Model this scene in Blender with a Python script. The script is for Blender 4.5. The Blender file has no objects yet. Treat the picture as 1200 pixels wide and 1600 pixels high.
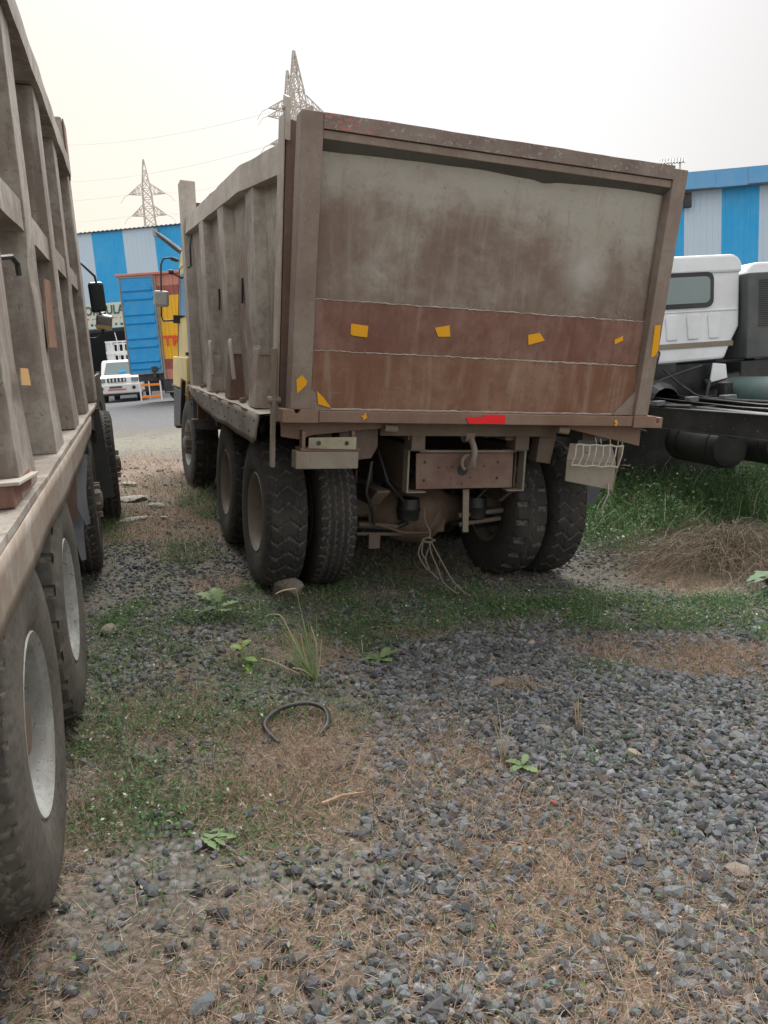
import bpy, math, random
import numpy as np
from mathutils import Matrix, Vector
R = math.radians
rnd = random.Random(7)
nr = np.random.default_rng(11)
sc = bpy.context.scene
col = sc.collection

# ------------------------------------------------------------------ camera
CAM = bpy.data.cameras.new('camera')
cam = bpy.data.objects.new('camera', CAM); col.objects.link(cam)
CAM.sensor_fit = 'HORIZONTAL'; CAM.sensor_width = 36; CAM.lens = 36 * 1220 / 1200
CAM.clip_start = .05; CAM.clip_end = 3000
_p, _r = R(10.5), R(3.8)
_f = Vector((0, math.cos(_p), -math.sin(_p))); _u = Vector((0, math.sin(_p), math.cos(_p))); _x = Vector((1, 0, 0))
_X = _x * math.cos(_r) - _u * math.sin(_r); _U = _u * math.cos(_r) + _x * math.sin(_r)
_m = Matrix((_X, _U, -_f)).transposed().to_4x4(); _m.translation = (0, 0, 1.554)
cam.matrix_world = _m
sc.camera = cam
sc.render.resolution_x, sc.render.resolution_y = 768, 1024

# ------------------------------------------------------------------ light
SUN_EL, SUN_AZ = 54.0, 2.0            # azimuth from +Y, negative = left
w = bpy.data.worlds.new('World'); sc.world = w; w.use_nodes = True
wn, wl = w.node_tree.nodes, w.node_tree.links
wn.clear()
sky = wn.new('ShaderNodeTexSky'); sky.sky_type = 'NISHITA'; sky.sun_disc = False
sky.sun_elevation = R(SUN_EL); sky.sun_rotation = R(SUN_AZ)
sky.dust_density = 4.0; sky.air_density = 1.2; sky.ozone_density = 1.0; sky.altitude = 10
hs = wn.new('ShaderNodeHueSaturation'); hs.inputs['Saturation'].default_value = .30
bg = wn.new('ShaderNodeBackground'); bg.inputs['Strength'].default_value = .15
wo = wn.new('ShaderNodeOutputWorld')
mx = wn.new('ShaderNodeMix'); mx.data_type = 'RGBA'; mx.inputs[0].default_value = .9; mx.inputs[7].default_value = (1.42, 1.39, 1.37, 1)   # thick overcast veil
wl.new(sky.outputs[0], hs.inputs['Color']); wl.new(hs.outputs[0], mx.inputs[6]); 
tc = wn.new('ShaderNodeTexCoord')
def wdot(vec, a, b_):
    d = wn.new('ShaderNodeVectorMath'); d.operation = 'DOT_PRODUCT'; wl.new(tc.outputs['Generated'], d.inputs[0]); d.inputs[1].default_value = Vector(vec).normalized()
    r_ = wn.new('ShaderNodeMapRange'); r_.inputs[1].default_value = a; r_.inputs[2].default_value = b_; r_.interpolation_type = 'SMOOTHSTEP'; wl.new(d.outputs['Value'], r_.inputs[0]); return r_.outputs[0]
def wmix(f_, a, colr):
    m = wn.new('ShaderNodeMix'); m.data_type = 'RGBA'; m.blend_type = 'MULTIPLY'; wl.new(f_, m.inputs[0]); wl.new(a, m.inputs[6]); m.inputs[7].default_value = colr; return m.outputs[2]
c_ = wmix(wdot((-.45, .9, .02), .86, 1.0), mx.outputs[2], (1.10, 1.0, .86, 1))       # dusk glow low on the left
c_ = wmix(wdot((.8, .6, .12), .78, 1.0), c_, (.80, .765, .75, 1))                    # duller haze to the right
c_ = wmix(wdot((0, -1, .45), .0, .8), c_, (1.55, 1.53, 1.5, 1))                        # sky boost added behind the viewer to light rear-facing surfaces
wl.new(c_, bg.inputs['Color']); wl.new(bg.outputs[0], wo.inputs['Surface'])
sl = bpy.data.lights.new('sun', 'SUN'); sl.energy = 1.7; sl.angle = R(50); sl.color = (1, .965, .92)
so = bpy.data.objects.new('sun', sl); col.objects.link(so)
_d = Vector((math.sin(R(SUN_AZ)) * math.cos(R(SUN_EL)), math.cos(R(SUN_AZ)) * math.cos(R(SUN_EL)), math.sin(R(SUN_EL))))
so.rotation_euler = _d.to_track_quat('Z', 'Y').to_euler(); so.location = (-20, 20, 20)
sc.view_settings.view_transform = 'Standard'; sc.view_settings.look = 'None'
sc.view_settings.gamma = 1; sc.view_settings.exposure = 1.72

# ------------------------------------------------------------------ object helpers
def tag(o, label=None, cat=None, group=None, kind=None):
    if label: o['label'] = label
    if cat: o['category'] = cat
    if group: o['group'] = group
    if kind: o['kind'] = kind
    return o
def empty(name, M=None, loc=(0, 0, 0), rz=0.0):
    o = bpy.data.objects.new(name, None); col.objects.link(o)
    o.empty_display_size = .2
    o.matrix_world = M if M is not None else Matrix.Translation(loc) @ Matrix.Rotation(rz, 4, 'Z')
    return o
class MB:
    def __init__(s): s.v = []; s.f = []; s.m = []; s.a = []; s.ch = []
    def add(s, vs, fs, m=0, a=None):
        n = len(s.v); s.v += [tuple(v) for v in vs]; s.f += [tuple(i + n for i in f) for f in fs]; s.m += [m] * len(fs)
        s.a += list(a) if a is not None else [0.0] * len(vs)
        s.ch.append((n, len(s.v), len(s.f) - len(fs), len(s.f)))
        return s
    def box(s, x0, x1, y0, y1, z0, z1, m=0, M=None):
        vs = [Vector(p) for p in ((x0, y0, z0), (x1, y0, z0), (x1, y1, z0), (x0, y1, z0), (x0, y0, z1), (x1, y0, z1), (x1, y1, z1), (x0, y1, z1))]
        if M is not None: vs = [M @ v for v in vs]
        return s.add(vs, [(0, 3, 2, 1), (4, 5, 6, 7), (0, 1, 5, 4), (1, 2, 6, 5), (2, 3, 7, 6), (3, 0, 4, 7)], m)
    def hexa(s, b, t, m=0):             # bottom quad, top quad
        return s.add(list(b) + list(t), [(0, 3, 2, 1), (4, 5, 6, 7), (0, 1, 5, 4), (1, 2, 6, 5), (2, 3, 7, 6), (3, 0, 4, 7)], m)
    def prism(s, poly, off, m=0):       # planar 3D polygon extruded by vector
        n = len(poly); P = [Vector(p) for p in poly]; o = Vector(off)
        return s.add(P + [p + o for p in P], [tuple(range(n - 1, -1, -1)), tuple(range(n, 2 * n))] + [(i, (i + 1) % n, n + (i + 1) % n, n + i) for i in range(n)], m)
    def tube(s, path, r, n=8, m=0, cap=True):
        P = [Vector(p) for p in path]; k = len(P); rr = r if hasattr(r, '__len__') else [r] * k
        vs = []; fs = []; up = None
        for i in range(k):
            d = (P[min(i + 1, k - 1)] - P[max(i - 1, 0)])
            if d.length < 1e-9: d = Vector((0, 0, 1))
            d.normalize()
            if up is None: up = d.orthogonal().normalized()
            a = (up - d * up.dot(d))
            a = a.normalized() if a.length > 1e-6 else d.orthogonal().normalized()
            up = a; b = d.cross(a)
            for j in range(n):
                t = 2 * math.pi * j / n; vs.append(P[i] + (a * math.cos(t) + b * math.sin(t)) * rr[i])
        for i in range(k - 1):
            for j in range(n):
                fs.append((i * n + j, i * n + (j + 1) % n, (i + 1) * n + (j + 1) % n, (i + 1) * n + j))
        if cap: fs += [tuple(range(n - 1, -1, -1)), tuple(range((k - 1) * n, k * n))]
        return s.add(vs, fs, m)
    def lathe(s, prof, c, ax='x', n=48, m=0, sgn=1):   # prof: list of (along, radius)
        vs = []; fs = []; k = len(prof)
        for a, r in prof:
            for j in range(n):
                t = 2 * math.pi * j / n; u, v = r * math.cos(t), r * math.sin(t)
                p = {'x': (a * sgn, u, v), 'y': (u, a * sgn, v), 'z': (u, v, a * sgn)}[ax]
                vs.append((c[0] + p[0], c[1] + p[1], c[2] + p[2]))
        for i in range(k - 1):
            for j in range(n): fs.append((i * n + j, i * n + (j + 1) % n, (i + 1) * n + (j + 1) % n, (i + 1) * n + j))
        return s.add(vs, fs, m)
    def each(s, name, mats, parent=None, smooth=False, bevel=0.0, sharp=40):   # every added shape becomes its own object
        out = []
        for v0, v1, f0, f1 in s.ch:
            q = MB(); q.v = s.v[v0:v1]; q.f = [tuple(i - v0 for i in f) for f in s.f[f0:f1]]; q.m = s.m[f0:f1]; q.a = s.a[v0:v1]
            out.append(q.build(name, mats, parent, smooth, bevel, sharp))
        return out
    def build(s, name, mats, parent=None, smooth=False, bevel=0.0, sharp=40):
        me = bpy.data.meshes.new(name); me.from_pydata([tuple(v) for v in s.v], [], s.f)
        for mt in (mats if isinstance(mats, (list, tuple)) else [mats]): me.materials.append(mt)
        me.polygons.foreach_set('material_index', s.m)
        if any(s.a):
            at = me.attributes.new('dirt', 'FLOAT', 'POINT'); at.data.foreach_set('value', s.a)
        import bmesh
        bm = bmesh.new(); bm.from_mesh(me); bmesh.ops.recalc_face_normals(bm, faces=bm.faces); bm.to_mesh(me); bm.free()
        if smooth:
            me.shade_smooth()
            me.set_sharp_from_angle(angle=R(sharp))
        o = bpy.data.objects.new(name, me); col.objects.link(o)
        if parent is not None: o.parent = parent
        if bevel:
            b = o.modifiers.new('bevel', 'BEVEL'); b.width = bevel; b.segments = 2; b.limit_method = 'ANGLE'; b.angle_limit = R(40)
        return o
def np_mesh(name, V, F, mat, colr=None, parent=None, smooth=False):
    """V (n,3) float, F (m,k) int constant k"""
    me = bpy.data.meshes.new(name); n, (m, k) = len(V), F.shape
    me.vertices.add(n); me.vertices.foreach_set('co', np.ascontiguousarray(V, np.float32).ravel())
    me.loops.add(m * k); me.loops.foreach_set('vertex_index', np.ascontiguousarray(F, np.int32).ravel())
    me.polygons.add(m); me.polygons.foreach_set('loop_start', np.arange(0, m * k, k, dtype=np.int32))
    me.polygons.foreach_set('loop_total', np.full(m, k, np.int32))
    me.update(calc_edges=True)
    if colr is not None:
        c = me.color_attributes.new('col', 'FLOAT_COLOR', 'POINT')
        c.data.foreach_set('color', np.c_[colr, np.ones(n)].astype(np.float32).ravel())
    me.shade_smooth() if smooth else me.shade_flat()
    me.materials.append(mat)
    o = bpy.data.objects.new(name, me); col.objects.link(o)
    if parent is not None: o.parent = parent
    return o
def copy_tree(o, parent=None):
    c = o.copy(); col.objects.link(c)
    if parent is not None: c.parent = parent
    for ch in list(o.children): copy_tree(ch, c)
    return c

def curve_(pts, n=26):
    P = [Vector(p) for p in pts]; out = []
    for i in range(n):
        t = i / (n - 1) * (len(P) - 1); k = min(int(t), len(P) - 2); f = t - k; p0, p1, p2, p3 = P[max(k - 1, 0)], P[k], P[k + 1], P[min(k + 2, len(P) - 1)]
        out.append(.5 * ((2 * p1) + (-p0 + p2) * f + (2 * p0 - 5 * p1 + 4 * p2 - p3) * f * f + (-p0 + 3 * p1 - 3 * p2 + p3) * f ** 3))
    return out

# ------------------------------------------------------------------ materials
def newmat(name):
    m = bpy.data.materials.new(name); m.use_nodes = True
    return m, m.node_tree.nodes, m.node_tree.links, m.node_tree.nodes['Principled BSDF']
def c4(c): return (c[0], c[1], c[2], 1)
def noise(n, l, vec, scale, detail=6, rough=.6, dist=0.0):
    t = n.new('ShaderNodeTexNoise'); t.inputs['Scale'].default_value = scale; t.inputs['Detail'].default_value = detail
    t.inputs['Roughness'].default_value = rough; t.inputs['Distortion'].default_value = dist
    l.new(vec, t.inputs['Vector']); return t.outputs['Fac']
def ramp(n, l, fac, a, b, inv=False):
    r = n.new('ShaderNodeMapRange'); r.inputs[1].default_value = a; r.inputs[2].default_value = b
    r.inputs[3].default_value, r.inputs[4].default_value = (1, 0) if inv else (0, 1)
    r.interpolation_type = 'SMOOTHSTEP'; l.new(fac, r.inputs[0]); return r.outputs[0]
def math_(n, l, op, a, b=None):
    m = n.new('ShaderNodeMath'); m.operation = op
    for i, v in enumerate((a, b)):
        if v is None: continue
        if isinstance(v, (int, float)): m.inputs[i].default_value = v
        else: l.new(v, m.inputs[i])
    return m.outputs[0]
def mix(n, l, fac, a, b, mode='MIX'):
    m = n.new('ShaderNodeMix'); m.data_type = 'RGBA'; m.blend_type = mode
    if isinstance(fac, (int, float)): m.inputs[0].default_value = fac
    else: l.new(fac, m.inputs[0])
    for i, v in ((6, a), (7, b)):
        if isinstance(v, (tuple, list)): m.inputs[i].default_value = c4(v)
        else: l.new(v, m.inputs[i])
    return m.outputs[2]
def coords(n, l, scale=(1, 1, 1), loc=(0, 0, 0), which='Object'):
    t = n.new('ShaderNodeTexCoord'); m = n.new('ShaderNodeMapping'); m.inputs['Scale'].default_value = scale; m.inputs['Location'].default_value = loc
    l.new(t.outputs[which], m.inputs['Vector']); return m.outputs[0]
def bump(n, l, h, bsdf, strength=.3, dist=.01, prev=None):
    b = n.new('ShaderNodeBump'); b.inputs['Strength'].default_value = strength; b.inputs['Distance'].default_value = dist
    l.new(h, b.inputs['Height'])
    if prev is not None: l.new(prev, b.inputs['Normal'])
    l.new(b.outputs[0], bsdf.inputs['Normal']); return b.outputs[0]
def steel(name, base, dust=(.30, .27, .235), rust=(.115, .062, .042), da=.5, ra=.35, rough=.75, seed=0.0, streak=.35, dents=.0, chips=0.0, chipcol=(.6, .56, .5), metallic=0.0, sc_=1.0):
    base, dust, rust = [tuple(min(.7, x * 1.33) for x in c_) for c_ in (base, dust, rust)]
    m, n, l, b = newmat(name)
    v = coords(n, l, (sc_,) * 3, (seed * 3.1, seed * 1.7, seed))
    vs = coords(n, l, (11 * sc_, 11 * sc_, .9 * sc_), (seed, seed * 2, 0))
    n1 = noise(n, l, v, 1.6, 7, .62, .3); n2 = noise(n, l, v, 9, 8, .7); n3 = noise(n, l, vs, 1.5, 5, .6, .2); n4 = noise(n, l, v, 60, 4, .6)
    c = mix(n, l, math_(n, l, 'MULTIPLY', ramp(n, l, n1, .5 - .22, .5 + .22), da), base, dust)
    rm = math_(n, l, 'MULTIPLY', ramp(n, l, math_(n, l, 'ADD', math_(n, l, 'MULTIPLY', n1, .5), math_(n, l, 'MULTIPLY', n2, .6)), .47, .66, True), ra)
    c = mix(n, l, rm, c, rust)
    c = mix(n, l, math_(n, l, 'MULTIPLY', ramp(n, l, n3, .50, .72), streak), c, dust)
    c = mix(n, l, math_(n, l, 'MULTIPLY', ramp(n, l, n3, .30, .46, True), streak * .8), c, rust)
    c = mix(n, l, .22, c, mix(n, l, n4, (.55, .55, .55), (1.25, 1.25, 1.25)), 'MULTIPLY')
    sp1 = noise(n, l, v, 24, 6, .75, .5)
    c = mix(n, l, math_(n, l, 'MULTIPLY', ramp(n, l, sp1, .56, .66), .40), c, rust)          # rust pitting
    c = mix(n, l, math_(n, l, 'MULTIPLY', ramp(n, l, sp1, .40, .31, False), .0), c, dust)
    sc3 = noise(n, l, coords(n, l, (3 * sc_, 3 * sc_, 40 * sc_), (seed, 1, 2)), 1.2, 4, .7, .6)
    c = mix(n, l, math_(n, l, 'MULTIPLY', ramp(n, l, sc3, .66, .72), .35), c, dust)              # long horizontal scrapes
    if chips:
        n5 = noise(n, l, coords(n, l, (1, 1, 1), (seed * 9, 3, 1)), 42, 3, .5, 1.0)
        c = mix(n, l, math_(n, l, 'MULTIPLY', ramp(n, l, n5, .66, .69), chips), c, chipcol)
    l.new(c, b.inputs['Base Color'])
    l.new(math_(n, l, 'ADD', math_(n, l, 'MULTIPLY', n2, .3), rough - .15), b.inputs['Roughness'])
    b.inputs['Metallic'].default_value = metallic; b.inputs['Specular IOR Level'].default_value = .3
    nb = bump(n, l, n2, b, .35, .004)
    if dents:
        bump(n, l, noise(n, l, v, 2.6, 2, .4), b, 1.0, dents, nb)
    return m
def plain(name, colr, rough=.6, var=.15, dust=None, da=0.0, spec=.4, metallic=0.0, scale=8, bumpd=.002):
    m, n, l, b = newmat(name); v = coords(n, l)
    nn = noise(n, l, v, scale, 6, .6)
    c = mix(n, l, nn, tuple(x * (1 - var) for x in colr), tuple(min(1, x * (1 + var)) for x in colr))
    if dust: c = mix(n, l, math_(n, l, 'MULTIPLY', ramp(n, l, noise(n, l, v, scale * .4, 7, .65), .38, .66), da), c, dust)
    l.new(c, b.inputs['Base Color']); b.inputs['Roughness'].default_value = rough; b.inputs['Specular IOR Level'].default_value = spec
    b.inputs['Metallic'].default_value = metallic
    if bumpd: bump(n, l, nn, b, .4, bumpd)
    return m
def attr_mat(name, rough=.85, var=.25, scale=30, bumpd=0.0, trans=0.0):
    m, n, l, b = newmat(name); a = n.new('ShaderNodeAttribute'); a.attribute_name = 'col'
    nn = noise(n, l, coords(n, l), scale, 4, .6)
    c = mix(n, l, 1.0, a.outputs['Color'], mix(n, l, nn, (1 - var,) * 3, (1 + var,) * 3), 'MULTIPLY')
    l.new(c, b.inputs['Base Color']); b.inputs['Roughness'].default_value = rough; b.inputs['Specular IOR Level'].default_value = .25
    if trans:
        t = n.new('ShaderNodeBsdfTranslucent'); l.new(c, t.inputs[0]); ms = n.new('ShaderNodeMixShader'); ms.inputs[0].default_value = trans
        l.new(b.outputs[0], ms.inputs[1]); l.new(t.outputs[0], ms.inputs[2])
        l.new(ms.outputs[0], n['Material Output'].inputs['Surface'])
    if bumpd: bump(n, l, nn, b, .6, bumpd)
    return m

M = {}
M['body_grey'] = steel('body_grey', (.29, .28, .255), (.43, .41, .37), (.17, .115, .09), .55, .3, .8, 1, .35, .02)
M['body_grey2'] = steel('body_grey2', (.33, .315, .28), (.45, .42, .37), (.17, .10, .075), .5, .35, .8, 4, .3, .015, .15)
M['body_pink'] = steel('body_pink', (.33, .31, .275), (.47, .44, .39), (.17, .10, .075), .5, .5, .8, 6, .3, .01)
M['skirt_grey'] = steel('skirt_grey', (.19, .18, .16), (.30, .28, .245), (.14, .095, .07), .5, .4, .8, 51, .4)
M['post_brown'] = steel('post_brown', (.115, .085, .072), (.2, .17, .145), (.09, .05, .04), .45, .4, .75, 2, .3, .01)
M['frame_brown'] = steel('frame_brown', (.175, .14, .115), (.29, .25, .21), (.12, .07, .055), .5, .3, .75, 3, .2, .0, .35, (.42, .36, .31))
M['rail_brown'] = steel('rail_brown', (.18, .115, .085), (.26, .195, .155), (.13, .075, .05), .45, .3, .75, 5, .15)
M['lower_panel'] = steel('lower_panel', (.15, .065, .046), (.27, .195, .16), (.095, .042, .030), .42, .45, .62, 7, .42, .006)
M['lower_panel2'] = steel('lower_panel2', (.18, .092, .056), (.27, .205, .16), (.115, .05, .028), .45, .5, .62, 9, .45, .008)
M['underside'] = steel('underside', (.095, .075, .058), (.20, .165, .13), (.09, .055, .038), .5, .3, .85, 8, .1)
M['dusty_plate'] = steel('dusty_plate', (.20, .175, .14), (.27, .245, .205), (.12, .08, .055), .5, .25, .8, 10, .1)
M['rusty_plate'] = steel('rusty_plate', (.16, .095, .068), (.22, .185, .15), (.10, .055, .06), .4, .5, .75, 12, .15)
M['weld'] = plain('weld', (.45, .42, .37), .8, .2, None, 0, .2, 0, 60)
M['old_yellow_plate'] = plain('old_yellow_plate', (.36, .34, .24), .7, .15, (.2, .15, .11), .7)
M['tape_yellow'] = plain('tape_yellow', (.80, .38, .005), .45, .05, None, 0, .4, 0, 20, 0)
M['tape_dull'] = plain('tape_dull', (.60, .36, .12), .6, .1, (.4, .33, .25), .6, .3, 0, 30, 0)
M['tape_red'] = plain('tape_red', (.85, .02, .025), .4, .05, None, 0, .4, 0, 20, 0)
M['black_plastic'] = plain('black_plastic', (.024, .026, .029), .5, .2, (.075, .072, .066), .5)
M['black_steel'] = plain('black_steel', (.014, .015, .017), .42, .3, (.07, .07, .068), .55, .5)
M['grey_plastic'] = plain('grey_plastic', (.10, .11, .13), .55, .15, (.2, .19, .175), .6)
M['rim_dusty'] = steel('rim_dusty', (.15, .135, .115), (.2, .18, .15), (.10, .07, .05), .5, .3, .75, 14, .1)
M['rim_white'] = steel('rim_white', (.22, .245, .25), (.33, .33, .305), (.11, .085, .06), .6, .55, .65, 15, .3, 0, .8, (.09, .07, .055))
M['cab_yellow'] = plain('cab_yellow', (.70, .56, .21), .5, .06, (.40, .34, .22), .4, .5)
M['cab_white'] = plain('cab_white', (.82, .86, .90), .45, .05, (.55, .55, .54), .45, .5, 0, 3)
M['paint_white'] = plain('paint_white', (.76, .78, .78), .4, .04, (.5, .48, .44), .2)
M['glass_dark'] = plain('glass_dark', (.025, .03, .032), .08, .1, None, 0, .8, 0, 4, 0)
M['mirror_face'] = plain('mirror_face', (.55, .57, .58), .10, .05, (.3, .29, .27), .5, .5, .9, 6, 0)
M['glass_pale'] = plain('glass_pale', (.16, .22, .22), .12, .1, None, 0, .8, 0, 4, 0)
M['sheet_blue'] = plain('sheet_blue', (.02, .36, .72), .5, .06, (.12, .44, .68), .3, .4, 0, 3)
M['sheet_pale'] = plain('sheet_pale', (.50, .63, .74), .5, .05, (.55, .60, .64), .4, .4, 0, 3)
M['fascia_blue'] = plain('fascia_blue', (.10, .33, .62), .5, .06, (.2, .40, .58), .5, .4, 0, 2)
M['roof_sheet'] = plain('roof_sheet', (.25, .25, .25), .7, .2)
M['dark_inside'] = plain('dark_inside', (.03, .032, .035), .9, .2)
M['sign_board'] = plain('sign_board', (.60, .66, .58), .6, .05, (.55, .55, .45), .4)
M['sign_ink'] = plain('sign_ink', (.06, .12, .10), .6, .1)
M['sign_red'] = plain('sign_red', (.6, .16, .10), .6, .1)
M['door_blue'] = plain('door_blue', (.012, .28, .62), .45, .06, (.1, .36, .6), .35)
M['box_yellow'] = plain('box_yellow', (.78, .42, .01), .5, .06, (.5, .33, .1), .3)
M['box_maroon'] = plain('box_maroon', (.28, .07, .06), .55, .1, (.35, .17, .13), .4)
M['box_pink'] = plain('box_pink', (.52, .19, .15), .6, .08, (.5, .28, .22), .4)
M['letter_red'] = plain('letter_red', (.72, .06, .03), .5, .05)
M['orange'] = plain('orange', (.85, .25, .01), .5, .05)
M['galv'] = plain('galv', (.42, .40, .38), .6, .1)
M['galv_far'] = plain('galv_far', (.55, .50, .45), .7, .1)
M['wire'] = plain('wire', (.75, .70, .65), .7, .1)
M['rope'] = plain('rope', (.19, .165, .13), .9, .25, None, 0, .2, 0, 90)
M['axle_dust'] = steel('axle_dust', (.115, .082, .058), (.19, .15, .11), (.09, .05, .033), .5, .4, .85, 41, .1)
M['wood'] = plain('wood', (.42, .27, .18), .8, .2, (.35, .28, .22), .4)
M['rock'] = plain('rock', (.24, .215, .185), .9, .3, (.13, .11, .09), .6, .2, 0, 14, .012)
M['rock_pale'] = plain('rock_pale', (.42, .40, .36), .9, .15, (.3, .27, .23), .5, .2, 0, 14, .008)
M['brick_red'] = plain('brick_red', (.33, .13, .09), .9, .2, None, 0, .2, 0, 40)
M['brown_stone'] = plain('brown_stone', (.20, .16, .125), .9, .2, None, 0, .2, 0, 40, .004)
M['rubber_hose'] = plain('rubber_hose', (.025, .027, .03), .5, .2, (.1, .095, .085), .5)
M['mirror_grey'] = plain('mirror_grey', (.26, .27, .26), .35, .2, (.36, .34, .30), .5, .5)
M['chem'] = plain('lamp_grey', (.3, .3, .3), .5)
M['stone'] = attr_mat('stone', .85, .22, 45, .004)
M['straw'] = attr_mat('straw', .85, .25, 60, 0, .2)
M['leaf'] = attr_mat('leaf', .7, .2, 60, 0, .3)

def tyre_material(name, base, dust, side, amt):
    m, n, l, b = newmat(name); v = coords(n, l)
    a = n.new('ShaderNodeAttribute'); a.attribute_name = 'dirt'
    n1 = noise(n, l, v, 5, 7, .65); n2 = noise(n, l, v, 45, 5, .6)
    c = mix(n, l, math_(n, l, 'MULTIPLY', ramp(n, l, n1, .32, .7), amt), base, side)
    c = mix(n, l, math_(n, l, 'MULTIPLY', a.outputs['Fac'], ramp(n, l, n2, .3, .6)), c, dust)
    c = mix(n, l, .3, c, mix(n, l, n2, (.5,) * 3, (1.3,) * 3), 'MULTIPLY')
    l.new(c, b.inputs['Base Color']); b.inputs['Roughness'].default_value = .8; b.inputs['Specular IOR Level'].default_value = .25
    bump(n, l, n2, b, .3, .003); return m
M['tyre'] = tyre_material('tyre', (.030, .031, .034), (.15, .135, .115), (.075, .068, .058), .7)
M['tyre_dusty'] = tyre_material('tyre_dusty', (.06, .058, .054), (.20, .18, .15), (.13, .118, .098), .8)

# tailgate upper sheet: faded grey green paint, rust coming through in clouds, chalky scuffs
def tailgate_material():
    m, n, l, b = newmat('tailgate_sheet')
    v = coords(n, l); vs = coords(n, l, (9, 9, .8))
    n1 = noise(n, l, v, 1.1, 8, .66, .4); n2 = noise(n, l, v, 7, 9, .75); n3 = noise(n, l, vs, 1.6, 6, .65, .2); n4 = noise(n, l, v, 70, 4, .6)
    sx = n.new('ShaderNodeSeparateXYZ'); l.new(v, sx.inputs[0])
    wear = math_(n, l, 'ADD', math_(n, l, 'MULTIPLY', n1, .9), math_(n, l, 'MULTIPLY', n2, .35))
    hgt = ramp(n, l, sx.outputs['Z'], 2.15, 2.72)                  # paint survives better at the top of the sheet
    wear = math_(n, l, 'ADD', wear, math_(n, l, 'MULTIPLY', hgt, .33))
    c = mix(n, l, ramp(n, l, wear, .58, .90), (.205, .148, .118), (.385, .362, .312))
    c = mix(n, l, math_(n, l, 'MULTIPLY', ramp(n, l, n3, .50, .72), .28), c, (.40, .38, .335))
    c = mix(n, l, math_(n, l, 'MULTIPLY', ramp(n, l, n3, .32, .47, True), .3), c, (.16, .11, .088))
    n7 = noise(n, l, v, 22, 7, .78, .6)
    c = mix(n, l, math_(n, l, 'MULTIPLY', ramp(n, l, n7, .56, .66), .4), c, (.13, .09, .075))
    n8 = noise(n, l, coords(n, l, (14, 14, 1.6), (3, 1, 0)), 2.2, 5, .7, 1.2)
    c = mix(n, l, math_(n, l, 'MULTIPLY', ramp(n, l, n8, .64, .72), .25), c, (.44, .43, .39))
    d = n.new('ShaderNodeVectorMath'); d.operation = 'DISTANCE'; d.inputs[1].default_value = (.66 * 1.1, 0, 2.17)
    sc2 = n.new('ShaderNodeMapping'); sc2.inputs['Scale'].default_value = (1.1, 0, 1.0); sc2.inputs['Rotation'].default_value = (0, 0, 0); l.new(v, sc2.inputs[0]); l.new(sc2.outputs[0], d.inputs[0])
    blob = math_(n, l, 'MULTIPLY', ramp(n, l, math_(n, l, 'ADD', d.outputs['Value'], math_(n, l, 'MULTIPLY', n1, .5)), .28, .52, True), .62)
    c = mix(n, l, blob, c, (.50, .50, .47))
    c = mix(n, l, .3, c, mix(n, l, n4, (.6,) * 3, (1.25,) * 3), 'MULTIPLY')
    l.new(c, b.inputs['Base Color']); b.inputs['Roughness'].default_value = .72; b.inputs['Specular IOR Level'].default_value = .3
    nb = bump(n, l, n2, b, .3, .004); bump(n, l, noise(n, l, v, 3.2, 3, .5), b, .9, .022, nb)
    return m
M['tailgate_sheet'] = tailgate_material()
# top rail with flaking red and white lettering paint
def toprail_material():
    m, n, l, b = newmat('toprail_paint'); v = coords(n, l)
    n1 = noise(n, l, v, 4, 7, .6); n2 = noise(n, l, coords(n, l, (1, 1, 2.2)), 26, 3, .5, .6); n3 = noise(n, l, coords(n, l, (1, 1, 1), (5, 2, 1)), 38, 3, .5, .8)
    n6 = noise(n, l, coords(n, l, (1, 1, 1), (1, 2, 1)), 3.2, 2, .5)
    sx = n.new('ShaderNodeSeparateXYZ'); l.new(v, sx.inputs[0])
    c = mix(n, l, ramp(n, l, n1, .3, .7), (.16, .125, .108), (.25, .215, .185))
    side = math_(n, l, 'MULTIPLY', ramp(n, l, math_(n, l, 'ADD', sx.outputs['X'], n6), .12, -.10, False), .9)
    side = math_(n, l, 'ADD', ramp(n, l, math_(n, l, 'ADD', sx.outputs['X'], n6), -.35, -.10, True), .16)
    c = mix(n, l, math_(n, l, 'MULTIPLY', ramp(n, l, n2, .50, .56), math_(n, l, 'MULTIPLY', side, .75)), c, (.42, .16, .14))
    c = mix(n, l, math_(n, l, 'MULTIPLY', ramp(n, l, n3, .61, .65), .6), c, (.44, .40, .35))
    l.new(c, b.inputs['Base Color']); b.inputs['Roughness'].default_value = .75; bump(n, l, n3, b, .4, .003)
    return m
M['toprail'] = toprail_material()

# ------------------------------------------------------------------ terrain height
_ctl = np.array([(-.79, 5.30, .12), (-1.21, 6.52, .177), (-2.19, 9.32, .306), (1.275, 6.03, -.092), (.85, 7.25, -.037), (-.13, 10.05, .092),
    (-1.14, 2.1, .078), (-1.5, 3.31, .128), (-2.2, 5.66, .225), (-2.8, 7.73, .311), (-3.2, 1.5, .12), (-5, 7.1, .36),
    (3.6, 8.2, -.06), (3.3, 11.3, .05), (5.6, 8, -.1), (-10, 33, .84), (-7.5, 27, .85), (.3, 2.2, .03), (1.2, 2, -.01), (2, 4, -.06), (.5, 4, .0),
    (3, 5, -.1), (-.5, 0, .02), (2, 0, -.02), (0, -6, -.05), (9, 3, -.15), (9, 14, .1), (0, 24, .72), (20, 34, .75), (-25, 30, .9), (-14, 12, .5), (-12, -6, .1), (14, -6, -.1), (0, 42, .9)])
def _ker(a, b): return np.sqrt(((a[:, None] - b[None]) ** 2).sum(-1) + 1.2)
_A = np.zeros((len(_ctl) + 3,) * 2); _n = len(_ctl)
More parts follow.
